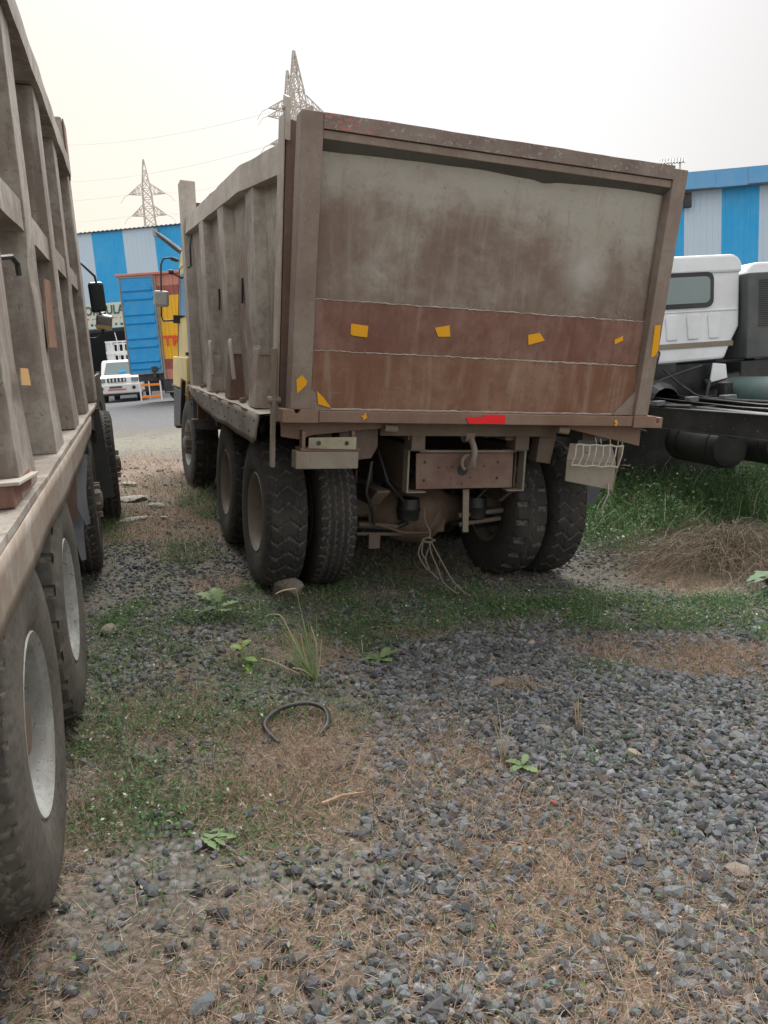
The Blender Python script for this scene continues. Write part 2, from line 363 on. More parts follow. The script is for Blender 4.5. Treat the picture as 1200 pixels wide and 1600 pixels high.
_A[:_n, :_n] = _ker(_ctl[:, :2], _ctl[:, :2]); _P = np.c_[np.ones(_n), _ctl[:, :2]]; _A[:_n, _n:] = _P; _A[_n:, :_n] = _P.T
_w = np.linalg.solve(_A, np.r_[_ctl[:, 2], 0, 0, 0])
def vnoise(x, y, s, seed=0):
    """smooth value noise in [-1,1]"""
    g = np.random.default_rng(seed).uniform(-1, 1, (256, 256)); x = x / s + 1000.5; y = y / s + 1000.5
    xi, yi = np.floor(x).astype(int), np.floor(y).astype(int); fx, fy = x - xi, y - yi
    fx = fx * fx * (3 - 2 * fx); fy = fy * fy * (3 - 2 * fy); a = lambda i, j: g[(xi + i) % 256, (yi + j) % 256]
    return (a(0, 0) * (1 - fx) + a(1, 0) * fx) * (1 - fy) + (a(0, 1) * (1 - fx) + a(1, 1) * fx) * fy
def ground_z(x, y):
    x, y = np.broadcast_arrays(np.asarray(x, float), np.asarray(y, float)); sh = x.shape; q = np.c_[x.ravel(), y.ravel()]
    z = np.empty(len(q))
    for i in range(0, len(q), 20000):
        k = q[i:i + 20000]; z[i:i + 20000] = _ker(k, _ctl[:, :2]) @ _w[:_n] + _w[_n] + k @ _w[_n + 1:]
    d = np.sqrt(q[:, 0] ** 2 + (q[:, 1] - 15) ** 2); t = np.clip((d - 30) / 20, 0, 1)
    z = z * (1 - t) + .85 * t
    z = z + .012 * vnoise(q[:, 0], q[:, 1], .45, 3) + .006 * vnoise(q[:, 0], q[:, 1], .16, 4)
    return z.reshape(sh)
def gz(x, y): return float(ground_z(np.array([x]), np.array([y]))[0])

# ground cover densities at world points (patches: cx, cy, rx, ry, rotation, weight)
def blob(x, y, L, seed):
    r = np.zeros_like(x)
    nx = .35 * vnoise(x, y, .6, seed) + .18 * vnoise(x, y, .2, seed + 1)
    for cx, cy, rx, ry, a, w_ in L:
        ca, sa = math.cos(a), math.sin(a); u = ((x - cx) * ca + (y - cy) * sa) / rx; v = (-(x - cx) * sa + (y - cy) * ca) / ry
        r = np.maximum(r, w_ * np.clip((1.15 + nx - np.sqrt(u * u + v * v)) * 2.6, 0, 1))
    return r
STRAW = [(-2.3, 7.4, .8, 1.6, .32, .95), (-3.1, 9.6, 1.2, 1.8, .3, .9), (.12, 2.72, .42, .26, .2, 1), (-.15, 2.62, .62, .55, 0, 1), (.25, 2.35, .55, .5, 0, 1), (-.2, 1.7, 1.3, .45, 0, .7), (1.62, 3.85, .62, .33, -.25, 1), (2.1, 3.5, .5, .4, 0, .9), (-.55, 3.05, .30, .30, 0, .8), (-1.3, 2.4, .5, .5, 0, .5), (.6, 1.9, 1.2, .3, 0, .6),
         (2.6, 5.7, .9, .62, 0, .8), (-2.6, 8.2, .9, 1.4, .3, .75), (-1.7, 6.4, .45, .8, .3, .6), (-1.05, 3.1, .5, .75, 0, .55), (-1.2, 5.2, .3, .25, 0, .6), (.12, 4.25, .2, .1, 0, .8),
         (.62, 3.55, .1, .07, 0, .9), (-.62, 4.0, .35, .25, 0, .5), (-.35, 5.0, .5, .1, .2, .4), (.2, 6.1, .8, .5, 0, .35), (-3.3, 11.3, 1.3, 1.6, .2, .8)]
GREEN = [(1.55, 4.75, .95, .42, -.12, 1), (.85, 5.15, .55, .36, 0, .95), (2.5, 4.45, .6, .4, 0, .9), (.35, 4.7, .4, .2, 0, .45), (3.0, 8.0, 1.6, 1.25, 0, .95), (4.4, 6.8, 1.3, 1.4, 0, .9), (4.6, 8.6, 1.5, .9, 0, .9), (1.9, 7.0, .55, .5, 0, .8),
         (-1.25, 4.55, .55, .35, .2, .7), (-.8, 5.1, .28, .25, 0, .7), (-1.55, 5.9, .25, .5, 0, .55), (-.55, 4.35, .5, .3, 0, .45), (-1.0, 3.7, .4, .35, 0, .5), (-.95, 2.75, .4, .5, 0, .75), (-.3, 4.6, .9, .5, 0, .55), (-1.3, 4.1, .5, .5, 0, .7), (-.9, 3.4, .5, .4, 0, .6), (.1, 5.1, .8, .35, 0, .5), (-.5, 2.5, .3, .35, 0, .35), (-.25, 4.25, .35, .2, 0, .4),
         (1.0, 3.75, .12, .1, 0, .4), (1.12, 3.62, .18, .12, 0, .35), (-2.5, 6.9, .25, .7, .3, .6), (-1.9, 8.0, .3, .8, .3, .5), (.0, 5.6, .9, .3, 0, .3), (.75, 2.85, .15, .12, 0, .3), (-.2, 3.2, .4, .2, 0, .2)]
PALE = [(-4.6, 14.5, 2.6, 1.8, .2, .8)]
def f_straw(x, y): return np.clip(blob(x, y, STRAW, 21) * (.75 + .5 * vnoise(x, y, .25, 23)) + .07, 0, 1)
def f_green(x, y): return np.clip(blob(x, y, GREEN, 31) * (.7 + .7 * vnoise(x, y, .22, 33)) + .07, 0, 1)

# ------------------------------------------------------------------ ground sheet
def axis(a, b, d, lo, hi):
    c = list(np.arange(a, b, d)); s = d
    while c[-1] < hi: s *= 1.16; c.append(min(c[-1] + s, hi))
    s = d
    while c[0] > lo: s *= 1.16; c.insert(0, max(c[0] - s, lo))
    return np.array(c)
gx = axis(-3.4, 3.6, .035, -700, 700); gy = axis(1.2, 8.5, .035, -300, 1500)
XX, YY = np.meshgrid(gx, gy); ZZ = ground_z(XX, YY)
GV = np.c_[XX.ravel(), YY.ravel(), ZZ.ravel()]; nx_, ny_ = len(gx), len(gy)
ii = (np.arange(ny_ - 1)[:, None] * nx_ + np.arange(nx_ - 1)[None]).ravel()
GF = np.c_[ii, ii + 1, ii + nx_ + 1, ii + nx_]
fx_, fy_ = GV[:, 0], GV[:, 1]
s_ = f_straw(fx_, fy_); g_ = f_green(fx_, fy_); p_ = blob(fx_, fy_, PALE, 41)
def ground_material():
    m, n, l, b = newmat('ground_gravel'); v = coords(n, l, (1, 1, 1), (0, 0, 0))
    a = n.new('ShaderNodeAttribute'); a.attribute_name = 'col'; sp = n.new('ShaderNodeSeparateColor'); l.new(a.outputs['Color'], sp.inputs[0])
    vo = n.new('ShaderNodeTexVoronoi'); vo.inputs['Scale'].default_value = 34; l.new(v, vo.inputs['Vector'])
    sv = n.new('ShaderNodeSeparateColor'); l.new(vo.outputs['Color'], sv.inputs[0])
    n1 = noise(n, l, v, .7, 8, .65); n2 = noise(n, l, v, 9, 7, .7); n3 = noise(n, l, v, 90, 4, .6)
    grav = mix(n, l, sv.outputs[0], (.11, .118, .122), (.27, .28, .285))
    grav = mix(n, l, ramp(n, l, vo.outputs['Distance'], .35, .75), grav, (.075, .074, .07))
    soil = mix(n, l, n2, (.12, .108, .09), (.21, .19, .16))
    c = mix(n, l, ramp(n, l, n2, .40, .62), grav, soil)
    c = mix(n, l, math_(n, l, 'MULTIPLY', ramp(n, l, n1, .3, .7), .2), c, soil)
    stc = mix(n, l, noise(n, l, v, 40, 5, .7), (.18, .115, .085), (.42, .31, .235))
    c = mix(n, l, math_(n, l, 'MULTIPLY', sp.outputs[0], .8), c, stc)
    gc = mix(n, l, noise(n, l, v, 50, 5, .7), (.045, .062, .038), (.12, .16, .085))
    c = mix(n, l, math_(n, l, 'MULTIPLY', sp.outputs[1], .7), c, gc)
    pc = mix(n, l, noise(n, l, v, 12, 6, .7), (.17, .17, .14), (.36, .35, .25))
    c = mix(n, l, math_(n, l, 'MULTIPLY', math_(n, l, 'MULTIPLY', sp.outputs[2], ramp(n, l, n2, .35, .55)), .8), c, pc)
    sy = n.new('ShaderNodeSeparateXYZ'); l.new(v, sy.inputs[0])
    yard = mix(n, l, noise(n, l, v, 5, 9, .8), (.085, .088, .096), (.20, .205, .215))              # fine dark gravel of the open yard
    far = ramp(n, l, math_(n, l, 'ADD', sy.outputs['Y'], math_(n, l, 'MULTIPLY', n1, 4.0)), 18.5, 21.0)
    c = mix(n, l, far, c, yard)
    l.new(c, b.inputs['Base Color']); b.inputs['Roughness'].default_value = .9; b.inputs['Specular IOR Level'].default_value = .2
    nb = bump(n, l, math_(n, l, 'SUBTRACT', 1.0, vo.outputs['Distance']), b, .8, .02); bump(n, l, n3, b, .6, .01, nb)
    return m
ground = np_mesh('ground', GV, GF, ground_material(), np.c_[s_, g_, p_], smooth=True)
tag(ground, kind='structure')

# ------------------------------------------------------------------ gravel stones (real geometry)
PHI = (1 + 5 ** .5) / 2
ICO = np.array([(-1, PHI, 0), (1, PHI, 0), (-1, -PHI, 0), (1, -PHI, 0), (0, -1, PHI), (0, 1, PHI), (0, -1, -PHI), (0, 1, -PHI), (PHI, 0, -1), (PHI, 0, 1), (-PHI, 0, -1), (-PHI, 0, 1)]) / math.sqrt(1 + PHI * PHI)
ICF = np.array([(0, 11, 5), (0, 5, 1), (0, 1, 7), (0, 7, 10), (0, 10, 11), (1, 5, 9), (5, 11, 4), (11, 10, 2), (10, 7, 6), (7, 1, 8), (3, 9, 4), (3, 4, 2), (3, 2, 6), (3, 6, 8), (3, 8, 9), (4, 9, 5), (2, 4, 11), (6, 2, 10), (8, 6, 7), (9, 8, 1)])
def euler_np(a, b, c):
    ca, sa, cb, sb, cc, s_c = np.cos(a), np.sin(a), np.cos(b), np.sin(b), np.cos(c), np.sin(c)
    return np.stack([np.stack([ca * cb, ca * sb * s_c - sa * cc, ca * sb * cc + sa * s_c], -1), np.stack([sa * cb, sa * sb * s_c + ca * cc, sa * sb * cc - ca * s_c], -1), np.stack([-sb, cb * s_c, cb * cc], -1)], -2)
def in_view(x, y, mar=.25):
    return (np.abs(x + .02) < y * .56 + mar)
def pebbles(n, x0, x1, y0, y1, smin, smax, thin=True):
    x = nr.uniform(x0, x1, n); y = nr.uniform(y0, y1, n)
    k = in_view(x, y, .4)
    if thin:
        cov = np.clip(.55 + .75 * vnoise(x, y, .5, 51) + .35 * vnoise(x, y, .18, 52), .12, 1); bare = ((x > -.1) & (y < 4.3) & (x < 2.0) & (y > x * .3 + 2.2))
        cov = np.where(bare, 1, cov) * (1 - .75 * f_straw(x, y)) * (1 - .45 * f_green(x, y))
        k &= nr.uniform(0, 1, n) < cov
    if not thin: k &= nr.uniform(0, 1, n) > .85 * f_straw(x, y) * ((x < .6) | (y > 3.3))
    x, y = x[k], y[k]; n = len(x)
    s = nr.uniform(smin, smax, n) * np.where(nr.random(n) < .06, 1.5, 1)
    P = ICO[None] * (1 + nr.uniform(-.32, .28, (n, 12, 1))) * (np.c_[nr.uniform(.8, 1.35, n), nr.uniform(.6, 1.0, n), nr.uniform(.45, .8, n)] * s[:, None])[:, None]
    Rm = euler_np(nr.uniform(0, 6.28, n), nr.uniform(-.5, .5, n), nr.uniform(-.5, .5, n))
    P = np.einsum('nij,nkj->nki', Rm, P) + np.stack([x, y, ground_z(x, y) + s * nr.uniform(.1, .55, n)], -1)[:, None]
    g = nr.uniform(.055, .20, n) * np.where(nr.random(n) < .05, 1.5, 1); c = np.c_[g * nr.uniform(.88, 1.0, n), g, g * nr.uniform(1.0, 1.12, n)]
    br = nr.random(n) < .1; c[br] = c[br] * np.array([1.2, 1.0, .82])
    return P.reshape(-1, 3), (ICF[None] + 12 * np.arange(n)[:, None, None]).reshape(-1, 3), np.repeat(c, 12, 0)
def merge(L):
    V, F, Cc, o = [], [], [], 0
    for a, b_, c in L: V.append(a); F.append(b_ + o); Cc.append(c); o += len(a)
    return np.concatenate(V), np.concatenate(F), np.concatenate(Cc)
V, F, Cc = merge([pebbles(20000, -2.2, 2.6, 1.3, 4.6, .010, .021), pebbles(16000, -2.9, 3.6, 4.6, 7.6, .009, .018), pebbles(5000, -4.5, 5, 7.6, 12, .014, .024), pebbles(15000, -.1, 2.1, 1.4, 4.3, .011, .022, False)])
tag(np_mesh('gravel', V, F, M['stone'], Cc), kind='stuff', label='crushed grey stone gravel lying across the truck yard', cat='gravel')

# ------------------------------------------------------------------ straw, weeds
def blades(x, y, L, wd, lean, curl, c, seg=3, z0=0.0):
    n = len(x); a = nr.uniform(0, 2 * np.pi, n); dirx, diry = np.cos(a), np.sin(a)
    t = np.linspace(0, 1, seg + 1)[None]
    th = (lean[:, None] + curl[:, None] * t); ds = (L / seg)[:, None]
    hx = np.cumsum(np.c_[np.zeros(n), (np.sin(th[:, :-1]) * ds)], 1); hz = np.cumsum(np.c_[np.zeros(n), (np.cos(th[:, :-1]) * ds)], 1)
    g = ground_z(x, y) + z0
    side = nr.uniform(-.5, .5, n)[:, None] * L[:, None] * t ** 2 * .5
    px = x[:, None] + dirx[:, None] * hx - diry[:, None] * side; py = y[:, None] + diry[:, None] * hx + dirx[:, None] * side
    pz = g[:, None] + np.maximum(hz, .004)
    w2 = (wd[:, None] * (1 - .75 * t)) / 2; b_ = nr.uniform(0, np.pi, n)[:, None]
    ox, oy = np.cos(b_) * w2, np.sin(b_) * w2
    V = np.stack([np.stack([px - ox, py - oy, pz], -1), np.stack([px + ox, py + oy, pz + w2 * .6], -1)], 2).reshape(n, -1, 3)
    k = np.arange(seg) * 2; F = np.stack([k, k + 1, k + 3, k + 2], -1)
    F = (F[None] + (2 * (seg + 1)) * np.arange(n)[:, None, None]).reshape(-1, 4)
    return V.reshape(-1, 3), F, np.repeat(c, 2 * (seg + 1), 0)
def scatter(n, x0, x1, y0, y1, fn, mar=.3):
    x = nr.uniform(x0, x1, n); y = nr.uniform(y0, y1, n); k = in_view(x, y, mar) & (nr.uniform(0, 1, n) < fn(x, y)); return x[k], y[k]
def leaves(x, y, h, s, c):
    n = len(x); Rm = euler_np(nr.uniform(0, 6.28, n), nr.uniform(-.7, .7, n), nr.uniform(-.7, .7, n))
    base = np.array([(-.5, 0, 0), (0, -.3, .06), (.5, 0, 0), (0, .3, .06)])
    P = np.einsum('nij,nkj->nki', Rm, base[None] * s[:, None, None]) + np.stack([x, y, ground_z(x, y) + h], -1)[:, None]
    return P.reshape(-1, 3), (np.array([(0, 1, 2, 3)])[None] + 4 * np.arange(n)[:, None, None]).reshape(-1, 4), np.repeat(c, 4, 0)
def straw_colours(n):
    P = np.array([(.44, .36, .27), (.47, .35, .28), (.36, .27, .20), (.26, .18, .13), (.30, .17, .12), (.16, .13, .095), (.52, .46, .36), (.25, .25, .15)])
    return P[nr.choice(8, n, p=(.22, .18, .2, .12, .1, .08, .05, .05))] * nr.uniform(.7, 1.2, (n, 1))
def mk_straw(n, *a, L=(.02, .075), wd=.0024):
    x, y = scatter(n, *a, f_straw); m = len(x)
    return blades(x, y, nr.uniform(L[0], L[1], m), np.full(m, wd) * nr.uniform(.7, 1.5, m), nr.uniform(.5, 1.55, m), nr.uniform(-.8, 1.6, m), straw_colours(m), 3, .004)
def litter(n):
    x, y = scatter(n, -2.2, 2.6, 1.3, 6.5, lambda x, y: .25 + .75 * f_straw(x, y)); m = len(x)
    c = np.array([(.34, .26, .18), (.22, .15, .10), (.42, .38, .30), (.15, .12, .09)])[nr.choice(4, m)] * nr.uniform(.7, 1.1, (m, 1))
    return leaves(x, y, nr.uniform(.006, .022, m), nr.uniform(.006, .02, m), c)
V, F, Cc = merge([litter(9000), mk_straw(300000, -2.2, 2.4, 1.3, 4.6), mk_straw(110000, -3, 3.8, 4.6, 8, L=(.03, .10), wd=.003), mk_straw(26000, -5.5, 4, 8, 14, L=(.06, .16), wd=.006)])
tag(np_mesh('dry_grass', V, F, M['straw'], Cc), kind='stuff', label='dry reddish straw matted over the gravel', cat='dry grass')
def green_colours(n):
    t = nr.random((n, 1)); c = np.array([(.038, .085, .035)]) * (1 - t) + np.array([(.11, .21, .075)]) * t
    r = nr.random(n); c[r < .12] = (.22, .21, .12); c[r > .975] = (.5, .52, .45); return np.minimum(c * nr.uniform(.9, 1.6, (n, 1)), .8)
def mk_leaf(n, *a, s=(.010, .022), h=.055):
    x, y = scatter(n, *a, f_green); m = len(x); hh = f_green(x, y)
    return leaves(x, y, np.abs(nr.normal(0, .5, m)) * h * (.3 + hh), nr.uniform(s[0], s[1], m), green_colours(m))
def mk_gblade(n, *a, L=(.03, .09), wd=.003):
    x, y = scatter(n, *a, f_green); m = len(x)
    return blades(x, y, nr.uniform(L[0], L[1], m), np.full(m, wd), nr.uniform(-.1, .8, m), nr.uniform(.2, 1.1, m), green_colours(m), 3)
V, F, Cc = merge([mk_leaf(230000, -2.3, 2.6, 1.3, 5.6), mk_leaf(90000, -3, 5.5, 5.6, 9.8, s=(.012, .03), h=.12), mk_gblade(60000, -2.3, 2.6, 1.3, 5.6), mk_gblade(40000, -3, 5.5, 5.6, 9.8, L=(.06, .20), wd=.005), mk_gblade(9000, 1.8, 6.0, 6.6, 9.8, L=(.18, .42), wd=.008), mk_leaf(30000, 1.8, 6.0, 6.4, 9.8, s=(.02, .045), h=.26)])
tag(np_mesh('ground_weeds', V, F, M['leaf'], Cc), kind='stuff', label='low green weeds creeping over the yard', cat='weeds')

# ------------------------------------------------------------------ wheels
def tyre_mesh(kind, Rt=.52, W=.29, N=30, seed=0):
    q = np.random.default_rng(seed); nt = 300
    half = [(.118, .257), (.128, .271), (.140, .315), (.147, .378), (.146, .43), (.139, .468), (.130, .495)]
    us = np.linspace(.122, -.122, 27); prof = half + [(u, None) for u in us] + [(-a, r) for a, r in reversed(half)]
    th = np.arange(nt) / nt * 2 * np.pi
    V = np.zeros((len(prof), nt, 3)); D = np.zeros((len(prof), nt))
    for i, (u, r) in enumerate(prof):
        if r is None:
            crown = Rt - .014 * (abs(u) / .122) ** 2.2; au = abs(u)
            ph = th * N / (2 * np.pi)
            if kind == 'chevron':
                z = .55 * np.abs(((u / .122 * 1.5 + 1) % 2) - 1) if True else 0
                fr = (ph + z) % 1; gr = (fr < .17).astype(float)
                if abs(au - .055) < .006: gr = np.maximum(gr, (((ph * 1) % 1) < .55).astype(float) * .7)
                d = .013
            elif kind == 'rib':
                zz = .004 * np.sign(np.sin(th * 60)); gr = np.zeros(nt)
                for g0 in (-.075, -.027, .027, .075): gr = np.maximum(gr, (np.abs(u + zz - g0) < .0065).astype(float))
                if au > .088: gr = np.maximum(gr, ((ph * 1.6 + au * 6) % 1 < .20).astype(float) * 1.5)
                d = .008
            else:   # lug: deep shoulder blocks
                fr = (ph * .8 + .12 * np.sign(u) + .5 * (u > 0)) % 1; gr = (fr < .30).astype(float) * (au > .045)
                mid = (np.abs(u - .012 * np.sin(th * 24)) < .007).astype(float); gr = np.maximum(gr, mid)
                d = .020 if au > .045 else .010
            rr = crown - gr * d; D[i] = gr * .9
        else:
            rr = np.full(nt, r); D[i] = .25
            if .46 < r < .5 and kind != 'rib': rr = rr - .010 * (((th * N / (2 * np.pi) * (1 if kind == 'chevron' else .8)) % 1) < .28)
        rr = rr + .0012 * q.normal(size=nt)
        V[i, :, 0] = u; V[i, :, 1] = rr * np.cos(th); V[i, :, 2] = rr * np.sin(th)
    k = len(prof); i0 = (np.arange(k - 1)[:, None] * nt + np.arange(nt)[None]).ravel(); j = (np.arange(nt) + 1) % nt
    i1 = (np.arange(k - 1)[:, None] * nt + j[None]).ravel(); F = np.c_[i0, i1, i1 + nt, i0 + nt]
    me = bpy.data.meshes.new('tyre'); me.from_pydata(V.reshape(-1, 3).tolist(), [], F.tolist())
    at = me.attributes.new('dirt', 'FLOAT', 'POINT'); at.data.foreach_set('value', D.ravel().astype(np.float32))
    me.shade_smooth(); me.set_sharp_from_angle(angle=R(38)); return me
TM = {k: tyre_mesh(k, seed=i) for i, k in enumerate(('chevron', 'rib', 'lug'))}
def rim_mb(style):
    b = MB()
    # flange, barrel (profile from the outer face inwards)
    b.lathe([(.112, .262), (.128, .278), (.134, .287), (.128, .292), (.116, .288), (.104, .268), (.06, .250), (-.02, .240), (-.10, .252), (-.118, .286), (-.128, .288), (-.118, .262), (-.10, .240), (-.02, .228), (.06, .238), (.112, .262)], (0, 0, 0), 'x', 64)
    b.v = [(v[0], v[1] * .935, v[2] * .935) for v in b.v]
    return b
def disc_mb(style):
    b = MB()
    if style == 'dish':      # dual wheel: disc sits deep inside, hub sticks out
        b.lathe([(-.05, .236), (-.075, .20), (-.085, .155), (-.07, .14), (-.07, .10), (-.02, .095), (.05, .085), (.062, .05), (.062, 0.001)], (0, 0, 0), 'x', 40)
        for i in range(10):
            t = i * math.tau / 10; b.lathe([(-.075, .015), (-.045, .015), (-.04, .008), (-.04, .001)], (0, .125 * math.cos(t), .125 * math.sin(t)), 'x', 6)
    else:                    # steer wheel: disc bulges outwards with hand holes, long studs
        b.lathe([(.0, .238), (.055, .215), (.085, .18), (.095, .15), (.10, .09), (.17, .085), (.185, .06), (.19, .001)], (0, 0, 0), 'x', 40)
        for i in range(10):
            t = i * math.tau / 10
            b.lathe([(.09, .018), (.125, .018), (.125, .012), (.175, .012), (.178, .001)], (0, .128 * math.cos(t), .128 * math.sin(t)), 'x', 6)
            t += .3; c, s = math.cos(t), math.sin(t)
            b.lathe([(.066, .026), (.078, .022), (.078, .001)], (.006, .193 * c, .193 * s), 'x', 10, 1)
    b.v = [(v[0], v[1] * .935, v[2] * .935) for v in b.v]
    return b
_cache = {}
def wheel(parent, x, y, z, sgn, kind, style, rim, disc, tyre, steer=0.0, spin=0.0, r=1.0, sxw=1.0):
    key = (style, rim.name, disc.name, 'd')
    if key not in _cache:
        o = disc_mb(style).build('wheel', [disc, M['black_steel']], None, True); _cache[key] = o.data; bpy.data.objects.remove(o)
        o = rim_mb(style).build('rim', [rim], None, True, sharp=50); _cache[key[:3] + ('r',)] = o.data; bpy.data.objects.remove(o)
    wh = bpy.data.objects.new('wheel', _cache[key]); col.objects.link(wh); wh.parent = parent
    wh.location = (x, y, z); wh.rotation_euler = (spin, 0, steer + (math.pi if sgn < 0 else 0)); wh.scale = (sxw, r, r)
    rm = bpy.data.objects.new('rim', _cache[key[:3] + ('r',)]); col.objects.link(rm); rm.parent = wh
    tk = (kind, tyre.name)
    if tk not in _cache:
        me = TM[kind].copy(); me.materials.append(tyre); _cache[tk] = me
    ty = bpy.data.objects.new('tyre', _cache[tk]); col.objects.link(ty); ty.parent = wh; ty.rotation_euler = (spin * 2.3 + x, 0, 0)
    return wh

# ================================================================== MAIN DUMP TRUCK
TMAT = Matrix(((.93830537, -.32911405, .10614597, .50895487), (.33184289, .94329499, -.00865158, 4.90197172), (-.0972796, .04334161, .99431291, -.02052768), (0, 0, 0, 1)))
T = empty('dump_truck', TMAT)
tag(T, 'rusty brown tipper truck with yellow cab, its tailgate facing the camera', 'dump truck')
SL = .151 / 1.62
def ty(z): return -(z - 1.188) * SL              # y of the tailgate's outer plane at height z
def slab(mb, x0, x1, z0, z1, d0, d1, m=0):       # slab following the tailgate lean; d = depth behind outer plane
    return mb.hexa([(x0, ty(z0) + d0, z0), (x1, ty(z0) + d0, z0), (x1, ty(z0) + d1, z0), (x0, ty(z0) + d1, z0)], [(x0, ty(z1) + d0, z1), (x1, ty(z1) + d0, z1), (x1, ty(z1) + d1, z1), (x0, ty(z1) + d1, z1)], m)
def zl(x, a, b): return a + (b - a) * (x + 1.2) / 2.4
# -- tailgate frame
tg = slab(MB(), -1.215, -1.095, 1.262, 2.812, 0, .12).build('tailgate', M['frame_brown'], T, bevel=.006)
slab(MB(), 1.158, 1.262, 1.262, 2.800, 0, .12).build('frame_post', M['frame_brown'], tg, bevel=.006)
b = MB()     # top rail, slightly wavy upper edge
xs = np.linspace(-1.094, 1.157, 26)
for i in range(25):
    xa, xb = xs[i], xs[i + 1]
    za, zb_ = [2.812 + .0015 * math.sin(q * 7) + .0008 * math.sin(q * 23) for q in (xa, xb)]
    b.hexa([(xa, ty(2.735), 2.735), (xb, ty(2.735), 2.735), (xb, ty(2.735) + .12, 2.735), (xa, ty(2.735) + .12, 2.735)], [(xa, ty(za), za), (xb, ty(zb_), zb_), (xb, ty(zb_) + .12, zb_), (xa, ty(za) + .12, za)])
b.build('top_rail', M['toprail'], tg)
b = MB(); slab(b, -1.094, 1.157, 2.688, 2.731, .012, .10); b.build('rail_lip', M['frame_brown'], tg, bevel=.004)
# sloping plate under the top rail, upper sheet with dents, two lower plates
b = MB(); xs = np.linspace(-1.094, 1.157, 40)
for i in range(39):
    xa, xb = xs[i], xs[i + 1]; k = [.003 * math.sin(q * 5.3) + .005 * math.exp(-((q - .30) / .05) ** 2) for q in (xa, xb)]
    b.hexa([(xa, ty(2.645) + .085, 2.645 - k[0]), (xb, ty(2.645) + .085, 2.645 - k[1]), (xb, ty(2.645) + .13, 2.645 - k[1]), (xa, ty(2.645) + .13, 2.645 - k[0])],
           [(xa, ty(2.688) + .012, 2.687), (xb, ty(2.688) + .012, 2.687), (xb, ty(2.688) + .10, 2.687), (xa, ty(2.688) + .10, 2.687)])
M['lip_shade'] = steel('lip_shade', (.085, .085, .075), (.15, .145, .125), (.07, .05, .04), .4, .3, .8, 33, .2)  # dark tone carries the recess shadow below the top rail
b.build('sloping_plate', M['lip_shade'], tg)
nxp, nzp = 90, 60; PX = np.linspace(-1.094, 1.157, nxp); PZ = np.linspace(1.865, 2.67, nzp); px, pz = np.meshgrid(PX, PZ)
dn = .010 * vnoise(px, pz, .55, 61) + .006 * vnoise(px, pz, .22, 62) + .016 * np.exp(-((px - .30) / .05) ** 2 - ((pz - 2.63) / .04) ** 2)
for cx, cz in ((.20, 2.47), (-.10, 2.20), (-.45, 2.38), (.7, 2.0), (-.7, 2.05)): dn += .010 * np.exp(-((px - cx) / .035) ** 2 - ((pz - cz) / .025) ** 2)
PV = np.stack([px, -(pz - 1.188) * SL + .085 + dn, pz], -1).reshape(-1, 3)
ii = (np.arange(nzp - 1)[:, None] * nxp + np.arange(nxp - 1)[None]).ravel()
sheet = np_mesh('upper_sheet', PV, np.c_[ii, ii + 1, ii + nxp + 1, ii + nxp], M['tailgate_sheet'], parent=tg, smooth=True)
sol = sheet.modifiers.new('solid', 'SOLIDIFY'); sol.thickness = .012; sol.offset = 1
slab(MB(), -1.094, 1.157, 1.60, 1.878, .055, .10).build('middle_plate', M['lower_panel'], tg, bevel=.003)
slab(MB(), -1.094, 1.157, 1.262, 1.598, .050, .10).build('lower_plate', M['lower_panel2'], tg, bevel=.003)
b = MB()
for z0, z1, dd, x0, x1 in ((1.882, 1.877, .055, -1.085, 1.15), (1.599, 1.589, .050, -1.09, 1.13)):
    P = []
    for i in range(120):
        t = i / 119; x = x0 + (x1 - x0) * t; z = z0 + (z1 - z0) * t + rnd.uniform(-.0035, .0035); P.append((x, ty(z) + dd - .001, z))
    b.tube(P, [rnd.uniform(.0014, .0046) for _ in P], 6)
b.tube([(x, ty(1.268) + .048, 1.266 + rnd.uniform(-.002, .003)) for x in np.linspace(-1.0, 1.02, 90)], [rnd.uniform(.002, .005) for _ in range(90)], 6)
b.each('weld_seam', M['weld'], tg)
# gussets
MB().prism([(-1.094, ty(1.38) + .03, 1.385), (-1.094, ty(1.262) + .03, 1.263), (-.955, ty(1.262) + .03, 1.263)], (0, .018, 0)).build('gusset', M['frame_brown'], tg, bevel=.002)
MB().prism([(1.157, ty(1.42) + .03, 1.42), (1.157, ty(1.262) + .03, 1.263), (1.00, ty(1.262) + .03, 1.263)], (0, .018, 0)).build('gusset', M['frame_brown'], tg, bevel=.002)
# bottom rail with end brackets
slab(MB(), -1.045, 1.135, 1.190, 1.258, -.012, .12).build('bottom_rail', M['rail_brown'], tg, bevel=.005)
b = MB(); b.prism([(-1.262, -.024, 1.187), (-1.05, -.024, 1.187), (-1.05, -.024, 1.264), (-1.155, -.024, 1.264), (-1.168, -.024, 1.240), (-1.186, -.024, 1.240), (-1.196, -.024, 1.264), (-1.262, -.024, 1.264)], (0, .13, 0)); b.build('end_bracket', M['rail_brown'], tg, bevel=.004)
b = MB(); b.prism([(1.14, -.024, 1.182), (1.375, -.024, 1.182), (1.375, -.024, 1.255), (1.345, -.024, 1.252), (1.345, -.024, 1.212), (1.325, -.024, 1.212), (1.318, -.024, 1.262), (1.14, -.024, 1.262)], (0, .13, 0)); b.build('end_bracket', M['rail_brown'], tg, bevel=.004)
MB().tube([(1.262, .02, 1.80), (1.262, .02, 1.37), (1.285, .01, 1.355)], .009, 6).build('latch_pin', M['underside'], tg)
